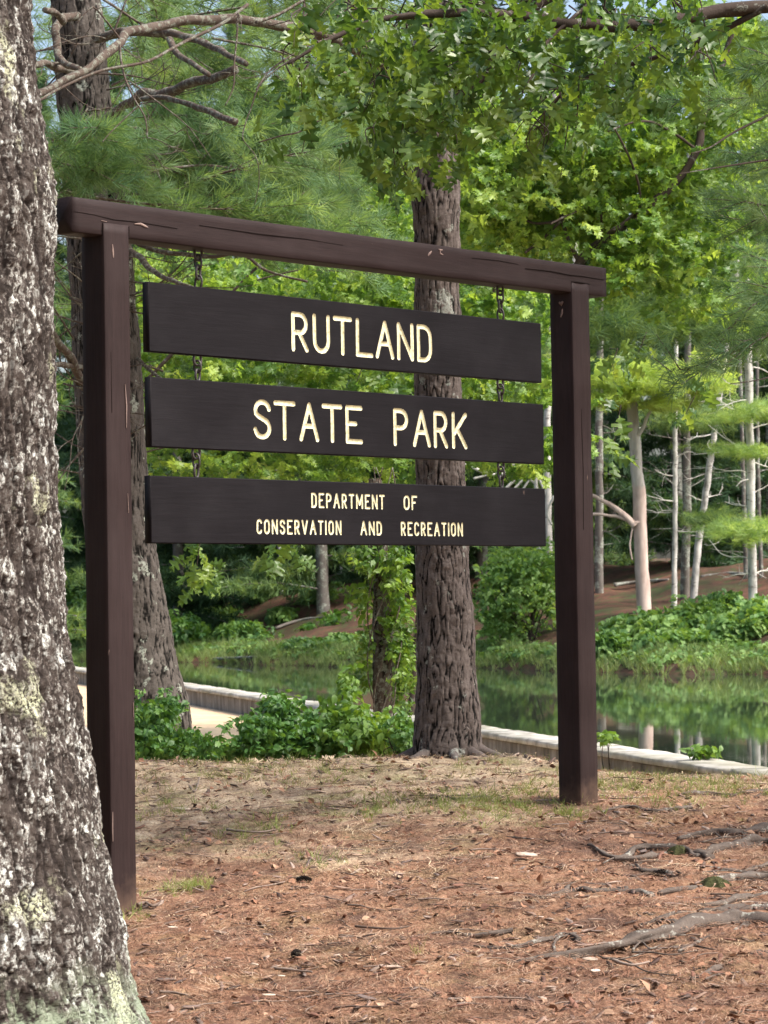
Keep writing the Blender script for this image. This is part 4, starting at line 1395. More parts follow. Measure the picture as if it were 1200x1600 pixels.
# stray sprigs that hang between the boards and below
for (cu, cv, su, sv, n, d) in ((308, 880, 12, 28, 26, 17.5), (445, 858, 22, 14, 12, 17.5), (960, 690, 8, 22, 10, 17), (1000, 545, 25, 10, 9, 17), (955, 575, 18, 12, 8, 17), (1090, 605, 22, 14, 9, 20), (1075, 640, 22, 8, 7, 20), (785, 600, 50, 14, 14, 19), (560, 590, 60, 10, 12, 19), (880, 250, 40, 30, 15, 14.5)):
    for k in range(n): LPs.append(P(cu + rg.normal() * su, cv + rg.normal() * sv, d + rg.normal() * .3))
    t_ = P(cu + 10, cv - sv * 2.6, d)
    twigs(t5, [(np.array([t_, P(cu, cv, d), P(cu - 4, cv + sv * .9, d)]), .004, .0015)], 'hanging_twig', M['bark_dark'])
LPs = np.array(LPs)
n = len(LPs)
az = rg.uniform(0, 6.28, n)
LD = np.stack([np.cos(az), np.sin(az), -rg.uniform(.2, 1.9, n)], 1)
LE = eul_from_dir(LD, rg.normal(size=n) * .6)
LS = rg.uniform(.11, .205, n)
vis = np.argsort(LPs[:, 1])[:295]
vs = set(vis.tolist())
oak_me = mesh_np('oak_leaf', T_OAK[0], T_OAK[1], M['oak'], False)
for i in vis:
    lf = bpy.data.objects.new('leaf', oak_me)
    COL.objects.link(lf)
    lf.parent = t5
    lf.matrix_parent_inverse = Matrix.Translation(t5.location).inverted()
    lf.location = LPs[i]
    lf.rotation_euler = LE[i]
    lf.scale = (LS[i],) * 3
rest = np.array([i for i in range(n) if i not in vs])
scatter('leaf_mass', T_OAK, LPs[rest], LE[rest], LS[rest], M['oak'], t5)

# --- maple in the middle distance right of the big pine
def cloud(n, boxes, seed):
    """n points in soft blobs given as (u, v, d, ru, rv, rd, weight)"""
    r_ = np.random.default_rng(seed)
    wts = np.array([b[6] for b in boxes], float); wts /= wts.sum()
    ix = r_.choice(len(boxes), n, p=wts)
    out = []
    for i in ix:
        u, v, d, ru, rv, rd, _ = boxes[i]
        q = r_.normal(size=3) * .6
        out.append(P(u + q[0] * ru, v + q[1] * rv, d + q[2] * rd))
    return np.array(out)
def leafcloud(parent, name, tmpl, pts, size, mat, seed, up=.3):
    r_ = np.random.default_rng(seed)
    n = len(pts)
    az = r_.uniform(0, 6.28, n)
    D = np.stack([np.cos(az), np.sin(az), r_.normal(size=n) * .35 - .1], 1)
    return scatter(name, tmpl, pts, eul_from_dir(D, r_.normal(size=n) * .35), size * r_.uniform(.7, 1.25, n), mat, parent)

d6 = 23.5
pb, _ = hit(893, 1196)
pb = P(893, 1150, d6); pb[2] = gz(pb[0], pb[1])
t6 = tree_root('maple_tree', pb, 'slim maple with bright sunlit leaves filling the space right of the big pine')
branch(t6, [pb - np.array([0, 0, .2]), P(892, 1000, d6), P(893, 800, d6), P(893, 560, d6), P(897, 440, d6), P(915, 400, d6), P(950, 370, d6), P(990, 342, d6), P(1050, 290, d6), P(1092, 230, d6), P(1098, 175, d6), P(1122, 115, d6), P(1150, 40, d6)], .055, .030, M['bark_dark'], 10, 'trunk', 90)
for pl, r0, r1 in (([(905, 412), (880, 350), (876, 300), (880, 250), (870, 180)], .02, .01), ([(820, 395), (850, 370), (876, 345)], .012, .014), ([(940, 375), (935, 320), (900, 330), (860, 350)], .012, .008), ([(935, 322), (960, 345), (970, 370), (985, 383), (1005, 387)], .012, .007), ([(876, 345), (825, 345), (800, 290), (765, 220), (750, 180)], .013, .007), ([(990, 342), (1000, 300), (985, 250), (960, 200)], .014, .008), ([(1090, 235), (1040, 200), (1000, 190), (950, 205)], .014, .007), ([(1098, 175), (1140, 160), (1180, 170)], .012, .006)):
    branch(t6, path(pl, d6, d6 + rg.normal() * .6), r0, r1, M['bark_dark'], 7, seed=3)
mb = [(770, 200, 24, 60, 50, .9, 3), (790, 290, 23.5, 70, 50, .9, 4), (830, 240, 24, 80, 60, .9, 5), (890, 210, 23.5, 60, 45, .8, 3), (900, 300, 24, 80, 60, .9, 5), (960, 270, 24, 60, 60, .8, 4), (1020, 200, 24, 70, 60, .9, 4), (1040, 300, 24, 60, 50, .8, 3), (760, 340, 24, 50, 40, .8, 3), (840, 360, 24, 60, 35, .7, 3),
      (980, 370, 23.5, 55, 40, .7, 3), (960, 430, 23.5, 40, 40, .6, 2), (1060, 390, 24, 50, 40, .7, 2), (1100, 130, 24, 60, 60, .9, 3), (980, 120, 24, 80, 60, .9, 3), (1060, 20, 24, 80, 60, 1, 2), (1140, 210, 24, 50, 50, .7, 2), (1080, 300, 25, 60, 70, .8, 4), (1140, 360, 25, 50, 60, .8, 3), (1030, 420, 25, 50, 34, .8, 2.5), (1090, 470, 25, 50, 30, .8, 1.5), (1150, 80, 25, 50, 60, .8, 3)]
leafcloud(t6, 'leaves', T_MAPLE, cloud(2500, mb, 3), .10, M['maple'], 4)

# maples behind the boards: pale green sprays seen through the slits
d7 = 27
pb = P(175, 1100, d7); pb[2] = gz(pb[0], pb[1])
t7 = tree_root('maple_tree', pb, 'young maple whose light green leaves show in the slits between the boards')
branch(t7, [pb - np.array([0, 0, .1]), P(172, 950, d7), P(176, 800, d7), P(200, 640, d7), P(300, 520, d7), P(420, 400, d7)], .04, .012, M['bark_dark'], 8, 'trunk', 50)
for k in range(9):
    v = 760 - k * 45
    s_ = np.interp(v, [400, 640, 950], [420, 200, 172])
    branch(t7, path([(s_, v), (s_ + (90 if k % 2 else -70), v - 22), (s_ + (210 if k % 2 else -130), v - 30 + rg.normal() * 12)], d7, d7 + rg.normal()), .012, .004, M['bark_dark'], 6, seed=k)
mb = [(u, v, d7 + 1, 75, 40, 1.2, 1) for u in (230, 310, 390, 470, 550, 620) for v in (430, 500, 580, 650, 725)]
leafcloud(t7, 'leaves', T_MAPLE, cloud(1300, mb, 13), .115, M['maple'], 14)
d8 = 29
pb = P(800, 1120, d8); pb[2] = gz(pb[0], pb[1])
pb = np.array([.3, 29, -.17]); 
t8 = tree_root('maple_tree', P(640, 1110, 29) * np.array([1, 1, 0]) + np.array([0, 0, -.17]), 'young maple behind the right half of the boards, leaves around the big pine trunk')
branch(t8, [P(640, 1130, 29), P(655, 950, 29), P(665, 750, 29), P(690, 600, 29), P(760, 480, 29), P(800, 380, 29)], .04, .014, M['bark_dark'], 8, 'trunk', 50)
mb = [(u, v, 29, 55, 34, 1.2, 1) for u in (600, 750, 800, 850) for v in (480, 600, 700)] + [(620, 420, 29, 60, 60, 1, 2), (600, 340, 29, 40, 60, 1, 2), (760, 420, 29, 40, 30, 1, 1), (590, 260, 29, 50, 40, 1, 1)]
leafcloud(t8, 'leaves', T_MAPLE, cloud(900, mb, 15), .12, M['maple'], 16)

# --- vine-wrapped stem left of the big pine
d9 = 19.5
pb = P(596, 1150, d9); pb[2] = gz(pb[0], pb[1])
t9 = tree_root('dead_tree', pb, 'slim brown stem wrapped in leafy vines beside the big pine', 'tree')
trunk([pb - np.array([0, 0, .2]), P(598, 1050, d9), P(597, 950, d9), P(592, 850, d9), P(588, 770, d9), P(585, 748, d9)], [.075, .07, .066, .062, .055, .05], M['bark_branch'], t9, .012, .02, (.03, .06), .008, None, 41)
vines = tree_root('climbing_vine', pb + np.array([.03, -.05, 0]), 'yellow-green vine climbing the slim stem beside the big pine', 'vine')
vt = []
for k in range(5):
    ph = k * 1.3
    vt.append((np.array([P(596 + 22 * math.sin(v / 60 + ph) + (10 if k > 2 else 0), v, d9 - .12 + .1 * math.cos(v / 60 + ph)) for v in range(1150, 700, -30)]), .006, .004))
twigs(vines, vt, 'vine_stems', M['bark_branch'])
mb = [(622, 900, d9 - .1, 17, 60, .25, 4), (626, 980, d9, 15, 60, .25, 4), (630, 1060, d9, 14, 50, .25, 3.4), (575, 870, d9 - .1, 18, 26, .2, 1.6), (566, 930, d9, 16, 30, .2, 1), (572, 1010, d9, 14, 40, .2, 1.0), (600, 880, d9 - .15, 24, 24, .1, 1.2), (604, 960, d9 - .15, 16, 30, .1, .7), (600, 840, d9, 30, 14, .2, 1.0), (560, 1060, d9, 14, 20, .2, .6), (610, 1010, d9 - .15, 12, 20, .1, .4)]
leafcloud(vines, 'leaves', T_OVATE, cloud(330, mb, 23), .064, M['vine'], 24)

# ------------------------------------------------------------------ shrubs behind the mound crest
def shrub(label, uv, d, boxes, n, size, mat, seed, tmpl=T_OVATE, group=None, name='shrub', stems=9, zoff=0):
    b = P(uv[0], uv[1], d); b[2] = gz(b[0], b[1]) + zoff
    o = tree_root(name, b, label, 'shrub', group)
    pts = cloud(n, boxes, seed)
    r_ = np.random.default_rng(seed)
    st = []
    for k in range(stems):
        e = pts[r_.integers(0, len(pts))]
        m_ = (b + e) / 2 + r_.normal(size=3) * .06
        st.append((np.array([b + r_.normal(size=3) * np.array([.08, .08, 0]), m_, e]), .006 * d / 18, .002 * d / 18))
    twigs(o, st, 'stems', M['bark_dark'])
    leafcloud(o, 'leaves', tmpl, pts, size, mat, seed + 1)
    return o
shrub('low leafy shrub at the foot of the leaning pine beside the left post', (250, 1190), 17.6, [(230, 1150, 17.6, 32, 34, .3, 3), (266, 1162, 17.6, 30, 24, .3, 3), (308, 1170, 17.6, 26, 16, .3, 2.0), (235, 1110, 17.8, 24, 22, .3, 1), (262, 1110, 17.8, 20, 24, .3, 1), (215, 1175, 17.4, 16, 16, .2, 1.4), (330, 1168, 17.6, 12, 14, .2, .5)], 520, .062, M['shrub_dark'], 61)
shrub('dense dark green shrub in the middle just behind the mound', (450, 1190), 18.2, [(440, 1134, 18.2, 36, 27, .35, 4), (490, 1142, 18.2, 40, 22, .35, 4), (405, 1146, 18, 28, 24, .3, 3), (450, 1160, 18, 60, 18, .3, 3), (432, 1100, 18.3, 22, 14, .3, .9), (520, 1150, 18, 34, 26, .3, 3), (375, 1165, 18, 18, 16, .2, 1), (350, 1175, 18, 14, 12, .2, .6)], 900, .066, M['shrub_dark'], 63)
shrub('bright yellow-green shrub between the dark shrub and the vine-wrapped stem', (560, 1190), 17.9, [(555, 1142, 17.9, 30, 24, .3, 3), (580, 1158, 17.9, 34, 18, .3, 3), (530, 1122, 18.1, 22, 20, .3, 1.2), (543, 1075, 18.2, 8, 22, .2, .4), (615, 1155, 17.9, 24, 22, .3, 1.6), (602, 1135, 18.3, 20, 14, .3, .8)], 480, .075, M['shrub_light'], 65)
shrub('small green plant at the left foot of the big pine', (632, 1190), 17.3, [(632, 1160, 17.3, 18, 20, .2, 2), (625, 1130, 17.5, 14, 20, .2, 1)], 110, .055, M['shrub_dark'], 67)
shrub('few bright green leaves poking over the wall right of the right post', (950, 1165), 20.4, [(948, 1150, 20.4, 12, 5, .2, 1)], 14, .07, M['shrub_light'], 69, stems=3)
shrub('small yellow-green sprig standing at the wall edge further right', (1105, 1185), 19.2, [(1102, 1174, 19.2, 16, 5, .2, 1)], 16, .075, M['shrub_light'], 71, stems=3)

# ------------------------------------------------------------------ far bank
# right bank shrubs
RB = [(955, 1003, 24, 20), (985, 982, 32, 22), (1035, 973, 34, 22), (1085, 960, 32, 24), (1130, 950, 30, 24), (1165, 972, 34, 22), (1055, 998, 38, 12), (1120, 993, 38, 13), (1200, 958, 30, 26)]
names_rb = ['dark low shrub on the far bank against the right post', 'round green shrub on the far bank at the foot of the pink-barked snag', 'green shrub on the far bank below the thin white birch', 'tall bright shrub on the far bank below the leaning birch',
            'spreading shrub on the far bank left of the grey right-hand trunk', 'shrub on the far bank hiding the foot of the grey right-hand trunk', 'low wide shrub near the waterline under the birches', 'low wide shrub near the waterline at the right', 'shrub on the far bank at the right edge of the photo']
for k, (u, v, ru, rv) in enumerate(RB):
    p_, d_ = hit(u, v + rv * .9)
    shrub(names_rb[k], (u, v), d_, [(u - ru * .4, v + 4, d_, ru * .6, rv * .5, .5, 1), (u + ru * .4, v + 2, d_, ru * .6, rv * .5, .5, 1), (u, v - rv * .3, d_ + .3, ru * .7, rv * .4, .5, 1), (u, v + rv * .5, d_ - .3, ru * .9, rv * .4, .4, 1)], 420, .20, M['bank_leaf'], 80 + 2 * k, T_OVATE2, stems=5)
# big bush leaning over the far bank between the big pine and the right post
p_, d_ = hit(820, 1005)
shrub('tall light green bush on the far bank between the big pine and the right post', (830, 1000), d_, [(790, 900, d_, 34, 36, .8, 3), (830, 880, d_, 40, 30, .8, 4), (820, 930, d_, 44, 30, .8, 4), (780, 960, d_, 28, 30, .6, 2), (860, 920, d_, 30, 50, .6, 3), (800, 990, d_, 30, 22, .5, 1.6), (765, 930, d_, 16, 50, .5, 1)], 1000, .15, M['bank_leaf2'], 101, T_OVATE, stems=22)
LB = [(285, 985, 34, 30), (330, 965, 34, 26), (375, 985, 30, 20), (300, 940, 26, 14), (240, 985, 26, 34), (440, 960, 12, 12), (480, 1005, 30, 8), (545, 1000, 26, 10), (160, 950, 40, 60), (100, 950, 40, 70), (500, 930, 20, 12), (410, 925, 22, 12)]
names_lb = ['dark green bush on the far bank just right of the leaning pine', 'leafy bush on the far bank under the left board end', 'bush on the far bank right of the leafy left one', 'low bush on the far slope above the dark green one', 'bush on the far bank hidden half behind the leaning pine', 'small bush on the bare reddish slope', 'low greenery at the far waterline below the reddish slope', 'pale greenery at the far waterline left of the vine-wrapped stem',
            'tall bush on the far bank behind the left post', 'bush on the far bank between the near trunk and the left post', 'tiny bush on the upper reddish slope, right', 'tiny bush on the upper reddish slope, left']
for k, (u, v, ru, rv) in enumerate(LB):
    p_, d_ = hit(u, v + rv * .9)
    shrub(names_lb[k], (u, v), d_, [(u - ru * .4, v + 4, d_, ru * .6, rv * .5, .5, 1), (u + ru * .4, v + 2, d_, ru * .6, rv * .5, .5, 1), (u, v - rv * .3, d_ + .3, ru * .7, rv * .4, .5, 1)], 240, .19, M['bank_leaf'] if k % 3 else M['shrub_dark'], 120 + 2 * k, T_OVATE2, stems=4)

# shore grass and ferns: nobody could count them
def on_ground(n, ur, tr, seed):
    r_ = np.random.default_rng(seed)
    x = r_.uniform(*ur, n)
    t = r_.uniform(*tr, n)
    y = shore_y(x) + t
    return np.stack([x, y, zg(x, y)], 1)
g = on_ground(3600, (-13, 14), (-.12, 2.4), 1)
g[:, 2] = np.maximum(g[:, 2], WATER_Z - .05)
rg = np.random.default_rng(3)
tag(scatter('shore_grass', T_REED, g, np.stack([rg.normal(size=len(g)) * .15, rg.normal(size=len(g)) * .15, rg.uniform(0, 6.28, len(g))], 1), rg.uniform(.14, .42, len(g)), M['reed']), 'bright green grass and reeds along the far waterline', 'grass')
g = on_ground(1500, (-13, 12), (.7, 3.0), 2)
tag(scatter('ferns', T_OVATE2, g + np.array([0, 0, .12]), np.stack([rg.normal(size=len(g)) * .3, rg.normal(size=len(g)) * .3, rg.uniform(0, 6.28, len(g))], 1), rg.uniform(.10, .20, len(g)), M['bank_leaf']), 'light green ferns and leafy plants growing along the far shore', 'ferns')
g = on_ground(2600, (-18, 18), (4, 34), 5)
nz = vnoise(g * .35, 4)
g = g[nz > .22]
tag(scatter('undergrowth', T_OVATE2, g + np.array([0, 0, .1]), np.stack([rg.normal(size=len(g)) * .3, rg.normal(size=len(g)) * .3, rg.uniform(0, 6.28, len(g))], 1), rg.uniform(.12, .3, len(g)), M['shrub_dark']), 'patchy dark undergrowth on the far wooded slope', 'undergrowth')

# far trunks seen one by one
def far_trunk(name, label, pl, w0, w1, mat, seed, d=None, above=6.0, cat='tree', group=None, ns=10):
    """pl: photo pixels from base to top, w0 w1: pixel widths"""
    p_, dd = hit(*pl[0])
    d = d or dd
    pts = [P(u, v, d) for u, v in pl]
    pts[0][2] = gz(pts[0][0], pts[0][1])
    o = tree_root(name, pts[0].copy(), label, cat, group)
    full = [pts[0] - np.array([0, 0, .3])] + pts[1:]
    r0, r1 = w0 / 2 / FPX * d, w1 / 2 / FPX * d
    if above:
        dv = pts[-1] - pts[-2]; dv /= np.linalg.norm(dv)
        full.append(pts[-1] + dv * above)
        r1 = r1 * .8
    branch(o, full, r0, r1, mat, ns, 'trunk', 40, .12, seed)
    return o, d
def P2(pl, d): return [P(u, v, d) for u, v in pl]

o, d = far_trunk('dead_tree', 'pinkish barkless dead trunk standing on the far bank right of the right post', [(1008, 957), (1003, 880), (1000, 800), (994, 720), (988, 640), (984, 590)], 23, 17, M['snag'], 1, above=0)
for pl, w0, w1 in (([(992, 822), (975, 805), (955, 790), (925, 774), (905, 765)], 11, 5), ([(985, 815), (965, 808), (940, 804), (915, 804)], 7, 4), ([(998, 680), (1004, 668), (1012, 650), (1018, 640)], 7, 4), ([(988, 825), (984, 850), (988, 875)], 3, 2), ([(990, 818), (1000, 816)], 9, 7)):
    branch(o, P2(pl, d - .1), w0 / 2 / FPX * d, w1 / 2 / FPX * d, M['snag'], 8, seed=len(pl))
o1, d1 = far_trunk('birch_tree', 'thin pale birch trunk, first to the right of the pinkish snag', [(1052, 957), (1054, 880), (1055, 800), (1055, 700), (1056, 600)], 9, 8, M['birch'], 2)
o2, d2_ = far_trunk('pine_tree', 'grey-brown trunk directly behind the thin pale birch', [(1069, 936), (1071, 860), (1073, 780), (1073, 690), (1074, 600)], 15, 12, M['bark_far'], 3)
o3, d3 = far_trunk('birch_tree', 'pale lichened birch leaning right behind the thin birch', [(1082, 936), (1090, 860), (1102, 780), (1113, 700), (1122, 640), (1132, 560)], 12, 10, M['birch'], 4)
o4, d4 = far_trunk('pine_tree', 'tall grey trunk with bare snags near the right edge', [(1177, 968), (1176, 900), (1174, 800), (1172, 700), (1170, 600), (1168, 480)], 15, 14, M['birch'], 5)
o5, d5 = far_trunk('pine_tree', 'thin grey trunk just behind the tall right-hand one', [(1190, 900), (1186, 800), (1184, 700), (1183, 600)], 7, 6, M['bark_far'], 6)
o6, d6_ = far_trunk('pine_tree', 'shaded dark trunk on the far bank touching the right post', [(936, 928), (936, 850), (936, 720), (937, 600)], 14, 13, M['bark_far'], 7)
o7, d7_ = far_trunk('pine_tree', 'dim brown trunk far back between the leaning birch and grey trunk', [(1166, 902), (1165, 860), (1163, 800), (1160, 700)], 8, 7, M['bark_far'], 8)
o8, d8_ = far_trunk('birch_tree', 'whitish trunk seen in the gap beside the right post', [(860, 935), (857, 850), (855, 700), (856, 560), (858, 480)], 13, 11, M['birch'], 9)
o9, d9_ = far_trunk('pine_tree', 'grey trunk on the far slope just right of the leaning pine', [(286, 957), (283, 900), (280, 850), (276, 700)], 15, 14, M['bark_far'], 10)
oa, da = far_trunk('pine_tree', 'broad grey trunk on the far slope under the lowest board', [(473, 915), (473, 860), (472, 760)], 21, 19, M['bark_far'], 11)
ob, db = far_trunk('birch_tree', 'thin pale leaning stem left of the broad grey far trunk', [(441, 925), (438, 880), (436, 850), (432, 740)], 7, 6, M['birch'], 12)
oc, dc = far_trunk('birch_tree', 'thin stem on the far slope halfway between the broad far trunk and the vines', [(532, 912), (533, 870), (532, 790)], 5, 5, M['birch'], 13)
od, dd_ = far_trunk('birch_tree', 'very thin pale stem right of the broad far trunk', [(507, 905), (506, 870), (502, 800)], 4, 4, M['birch'], 14)
far_trunk('birch_tree', 'pale sunlit trunk glimpsed through the maple above the right end of the beam', [(905, 935), (900, 700), (898, 420), (884, 300)], 16, 12, M['snag'], 15)
# bare snags on the far trunks
rg = np.random.default_rng(91)
for (o, d, u, v0, v1, n, L0) in ((o4, d4, 1174, 540, 900, 20, 1.2), (o1, d1, 1055, 640, 880, 7, .7), (o3, d3, 1105, 640, 840, 6, .8), (o2, d2_, 1072, 620, 840, 12, 1.2), (o6, d6_, 936, 640, 850, 8, .8), (o5, d5, 1185, 600, 860, 8, .9), (oa, da, 472, 780, 880, 4, 1.0)):
    TW = []
    for k in range(n):
        v = rg.uniform(v0, v1)
        uu = u + (0 if o is not o3 else (740 - v) * .12)
        s_ = 1 if rg.uniform() < .45 else -1
        TW += snaggy(P(uu, v, d), (s_ * 1.0, rg.normal() * .5, .08 + rg.normal() * .2), rg.uniform(.5, 1.2) * L0, .016, rg, 1)
    twigs(o, TW, 'bare_branches', M['white_branch'] if o in (o1, o3, o4) else M['bark_far'])
# bleached fallen top behind the boards, right
p_, d_ = hit(800, 985)
d_ = d_ - 1
fb = tree_root('fallen_branch', P(845, 900, d_), 'bleached white dead branches showing between the two lower boards', 'branch')
TW = []
for pl, w_ in (([(725, 726), (752, 736), (770, 742), (800, 738), (835, 730)], 6), ([(740, 748), (765, 740), (775, 726)], 4), ([(775, 742), (800, 726), (812, 733), (840, 760)], 5), ([(790, 764), (806, 748), (820, 735), (838, 728)], 5), ([(800, 768), (815, 752), (832, 738)], 4), ([(815, 768), (826, 752), (840, 738)], 4), ([(845, 900), (842, 850), (839, 790), (836, 726)], 9), ([(842, 780), (850, 768), (838, 740)], 5), ([(866, 775), (855, 800), (862, 820)], 5)):
    TW.append((np.array(P2(pl, d_)), w_ / 2 / FPX * d_, w_ / 3 / FPX * d_))
tag(twigs(fb, TW, 'white_branches', M['white_branch']), kind='stuff')

for k, (pl, w_, lab) in enumerate((([(960, 918), (1000, 912), (1045, 910)], 7, 'rotting log lying on the far slope left of the birches'), ([(1095, 905), (1140, 899), (1180, 901)], 6, 'grey fallen log on the far slope between leaning birch and right-hand trunk'), ([(430, 985), (470, 972), (505, 968)], 5, 'thin fallen log on the bare reddish slope at the left'), ([(335, 1033), (380, 1031), (400, 1030)], 5, 'dark log lying along the far waterline at the left'))):
    q_ = [hit(u, v)[0] + np.array([0, 0, .06]) for u, v in pl]
    r_k = w_ / 2 / FPX * q_[0][1]
    V, F, C = tube_arrays(smooth_path(q_, 14), np.linspace(r_k, r_k * .6, 14), 8, .3, k)
    tag(link('fallen_log', mesh_np('fallen_log', V, [F, C], M['bark_far'], True, dict(plate=np.full(len(V), .6), cell=np.full(len(V), .5)))), lab, 'log')
# forest behind: individual conifers with trunk, branches and needle crowns
def conifer(x, y, h, r, c0, seed, mat, label, tmpl=T_NEEDLE_FAR, nb=60, crown_r=2.6, scl=1.0, group=None):
    rg = np.random.default_rng(seed)
    z = gz(x, y)
    o = tree_root('conifer_tree', (x, y, z), label, 'tree', group)
    lean = rg.normal(size=2) * .02
    pts = [np.array([x + lean[0] * q * h, y + lean[1] * q * h, z - .3 + q * (h + .3)]) for q in (0, .25, .5, .75, 1)]
    branch(o, pts, r, r * .25, M['bark_far'], 8, 'trunk', 24, .1, seed)
    TP, TD, TW = [], [], []
    for k in range(nb):
        f = c0 + (1 - c0) * (k + rg.uniform()) / nb
        c = pts[0] + (pts[-1] - pts[0]) * f
        a = rg.uniform(0, 6.28)
        R = crown_r * (1.08 - f) * rg.uniform(.6, 1.15) / (1 - c0 * .4)
        dv = np.array([math.cos(a), math.sin(a), rg.uniform(-.15, .25)])
        e = c + dv * R
        TW.append((np.array([c, (c + e) / 2 + np.array([0, 0, .05 * R]), e]), r * .16, .01))
        m = int(8 + R * 10)
        for j in range(m):
            g_ = rg.uniform(.2, 1.02)
            q = c + (e - c) * g_ + np.array([rg.normal() * .22 * g_ * R * .6, rg.normal() * .22 * g_ * R * .6, rg.normal() * .10])
            TP.append(q); TD.append(dv + rg.normal(size=3) * .5)
    twigs(o, TW, 'branches', M['bark_far'], 4)
    TP, TD = np.array(TP), np.array(TD)
    scatter('needles', tmpl, TP, eul_from_dir(TD, rg.uniform(0, 6.28, len(TP))), scl * rg.uniform(.7, 1.2, len(TP)), mat, o)
    return o

rg = np.random.default_rng(55)
FT = []
for row, (yy, n, wdt) in enumerate(((79, 9, 24), (88, 10, 28), (98, 11, 32), (110, 12, 36))):
    for k in range(n):
        x = -wdt / 2 + wdt * (k + .5) / n + rg.normal() * .6
        FT.append((x, yy + rg.normal() * 2.2, row))
rows = ['nearest', 'second', 'third', 'rearmost']
for k, (x, y, row) in enumerate(FT):
    h = rg.uniform(12, 20) + row * 2.0
    conifer(x, y, h, rg.uniform(.13, .22), rg.uniform(.0, .07), 300 + k, M['needle_dark'] if (k * 7) % 3 else M['needle_mid'],
            'dark evergreen in the %s rank of the wood behind the pond' % rows[row], group='evergreens of the %s rank across the pond' % rows[row], nb=85, crown_r=2.9, scl=1.25 + .12 * row)

# unseen evergreens added left of the viewer to shade the sign's left faces
for k, (x, y, h) in enumerate(((-7.0, 9.5, 17), (-6.4, 4.5, 17), (-5.6, 0.0, 16), (-10.5, 6.5, 19), (-9.8, 1.5, 18), (-6.0, -4.5, 16), (-9.4, 13.5, 19), (-3.0, -8.5, 16), (0.5, -11.5, 16), (-7.5, -9.5, 18))):
    conifer(x, y, h, .2, .03, 500 + k, M['needle_dark'], 'dark evergreen added out of view at the left to shade the sign', T_NEEDLE_FAR, 80, 3.1, 1.3, 'unseen evergreens added at the left for shade')

# pine crowns over the far water's edge: soft layered boughs at the right
def far_boughs(parent, boxes, n, mat, seed, scl=1.0, tmpl=T_NEEDLE_MID):
    pts = cloud(n, boxes, seed)
    r_ = np.random.default_rng(seed)
    a = r_.uniform(0, 6.28, n)
    D = np.stack([np.cos(a), np.sin(a), r_.normal(size=n) * .25 + .1], 1)
    return scatter('needles', tmpl, pts, eul_from_dir(D, r_.uniform(0, 6.28, n)), scl * r_.uniform(.7, 1.2, n), mat, parent)
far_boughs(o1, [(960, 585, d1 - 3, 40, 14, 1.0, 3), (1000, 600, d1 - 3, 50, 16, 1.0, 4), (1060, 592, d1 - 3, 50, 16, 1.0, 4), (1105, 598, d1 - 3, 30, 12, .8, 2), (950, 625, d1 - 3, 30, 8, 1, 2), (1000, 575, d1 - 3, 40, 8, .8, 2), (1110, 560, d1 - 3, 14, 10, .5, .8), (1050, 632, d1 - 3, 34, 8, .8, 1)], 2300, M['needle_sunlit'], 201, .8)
far_boughs(o3, [(1060, 645, d3 - 2, 40, 10, 1, 2), (1080, 665, d3 - 2, 50, 10, 1, 2), (1150, 640, d3 - 2, 40, 12, 1, 2), (1120, 700, d3 - 2, 40, 7, 1, 1.2), (1110, 805, d3 - 2, 40, 8, 1, 1.2), (1090, 815, d3 - 2, 20, 6, .8, .6)], 800, M['needle_mid'], 203, .75)
far_boughs(o4, [(1190, 640, d4 - 1, 30, 12, 1, 2), (1165, 705, d4 - 1, 40, 8, 1, 1.4), (1140, 830, d4 - 1, 40, 12, 1, 2), (1180, 830, d4 - 1, 30, 14, 1, 2), (1150, 650, d4 - 1, 40, 8, 1, 1)], 800, M['needle_bright'], 205, .7)
# mid pine at the upper right, mid-distance, fills behind the maple
def mid_pine(label, base_uv, d, boxes, n, mat, seed, tw=16, w_=20):
    b = P(base_uv[0], base_uv[1], d); b[2] = gz(b[0], b[1])
    o = tree_root('pine_tree', b, label)
    tops = P(base_uv[0] + 5, -150, d)
    branch(o, [b - np.array([0, 0, .3]), (b + tops) / 2 + np.array([.1, 0, 0]), tops, tops + np.array([0, 0, 4])], w_ / 2 / FPX * d, w_ / 4 / FPX * d, M['bark_far'], 10, 'trunk', 40, .12, seed)
    far_boughs(o, boxes, n, mat, seed, 1.0)
    return o
mid_pine('pine crown behind the sunlit maple at the upper right, trunk near the right edge', (1250, 1000), 56, [(u, v, 57, 60, 34, 2.5, 1) for u in (880, 960, 1040, 1120, 1190) for v in (60, 200, 290, 380, 450, 510)] + [(u, 500, 56, 60, 26, 2, 1.5) for u in (960, 1040, 1120, 1180)], 2500, M['needle_mid'], 211)
mid_pine('pine crown behind the broken dead limbs at the upper left', (-60, 1000), 60, [(u, v, 60, 60, 34, 3, 1) for u in (60, 140, 220, 300, 380, 460, 540, 620) for v in (30, 100, 180, 260, 340, 430, 520)], 2300, M['needle_mid'], 213)
mid_pine('pale pine crown far behind the gap above the sign', (690, 900), 84, [(u, v, 84, 60, 30, 3, 1) for u in (420, 500, 580, 660, 740, 820) for v in (60, 140, 220, 300, 380)], 2600, M['needle_bright'], 215)
mid_pine('shaded pine crown seen through the slits between the boards', (700, 940), 66, [(u, v, 66, 60, 34, 2, 1) for u in (210, 300, 390, 480, 570, 660, 760, 840) for v in (450, 570)], 2600, M['needle_mid'], 217)

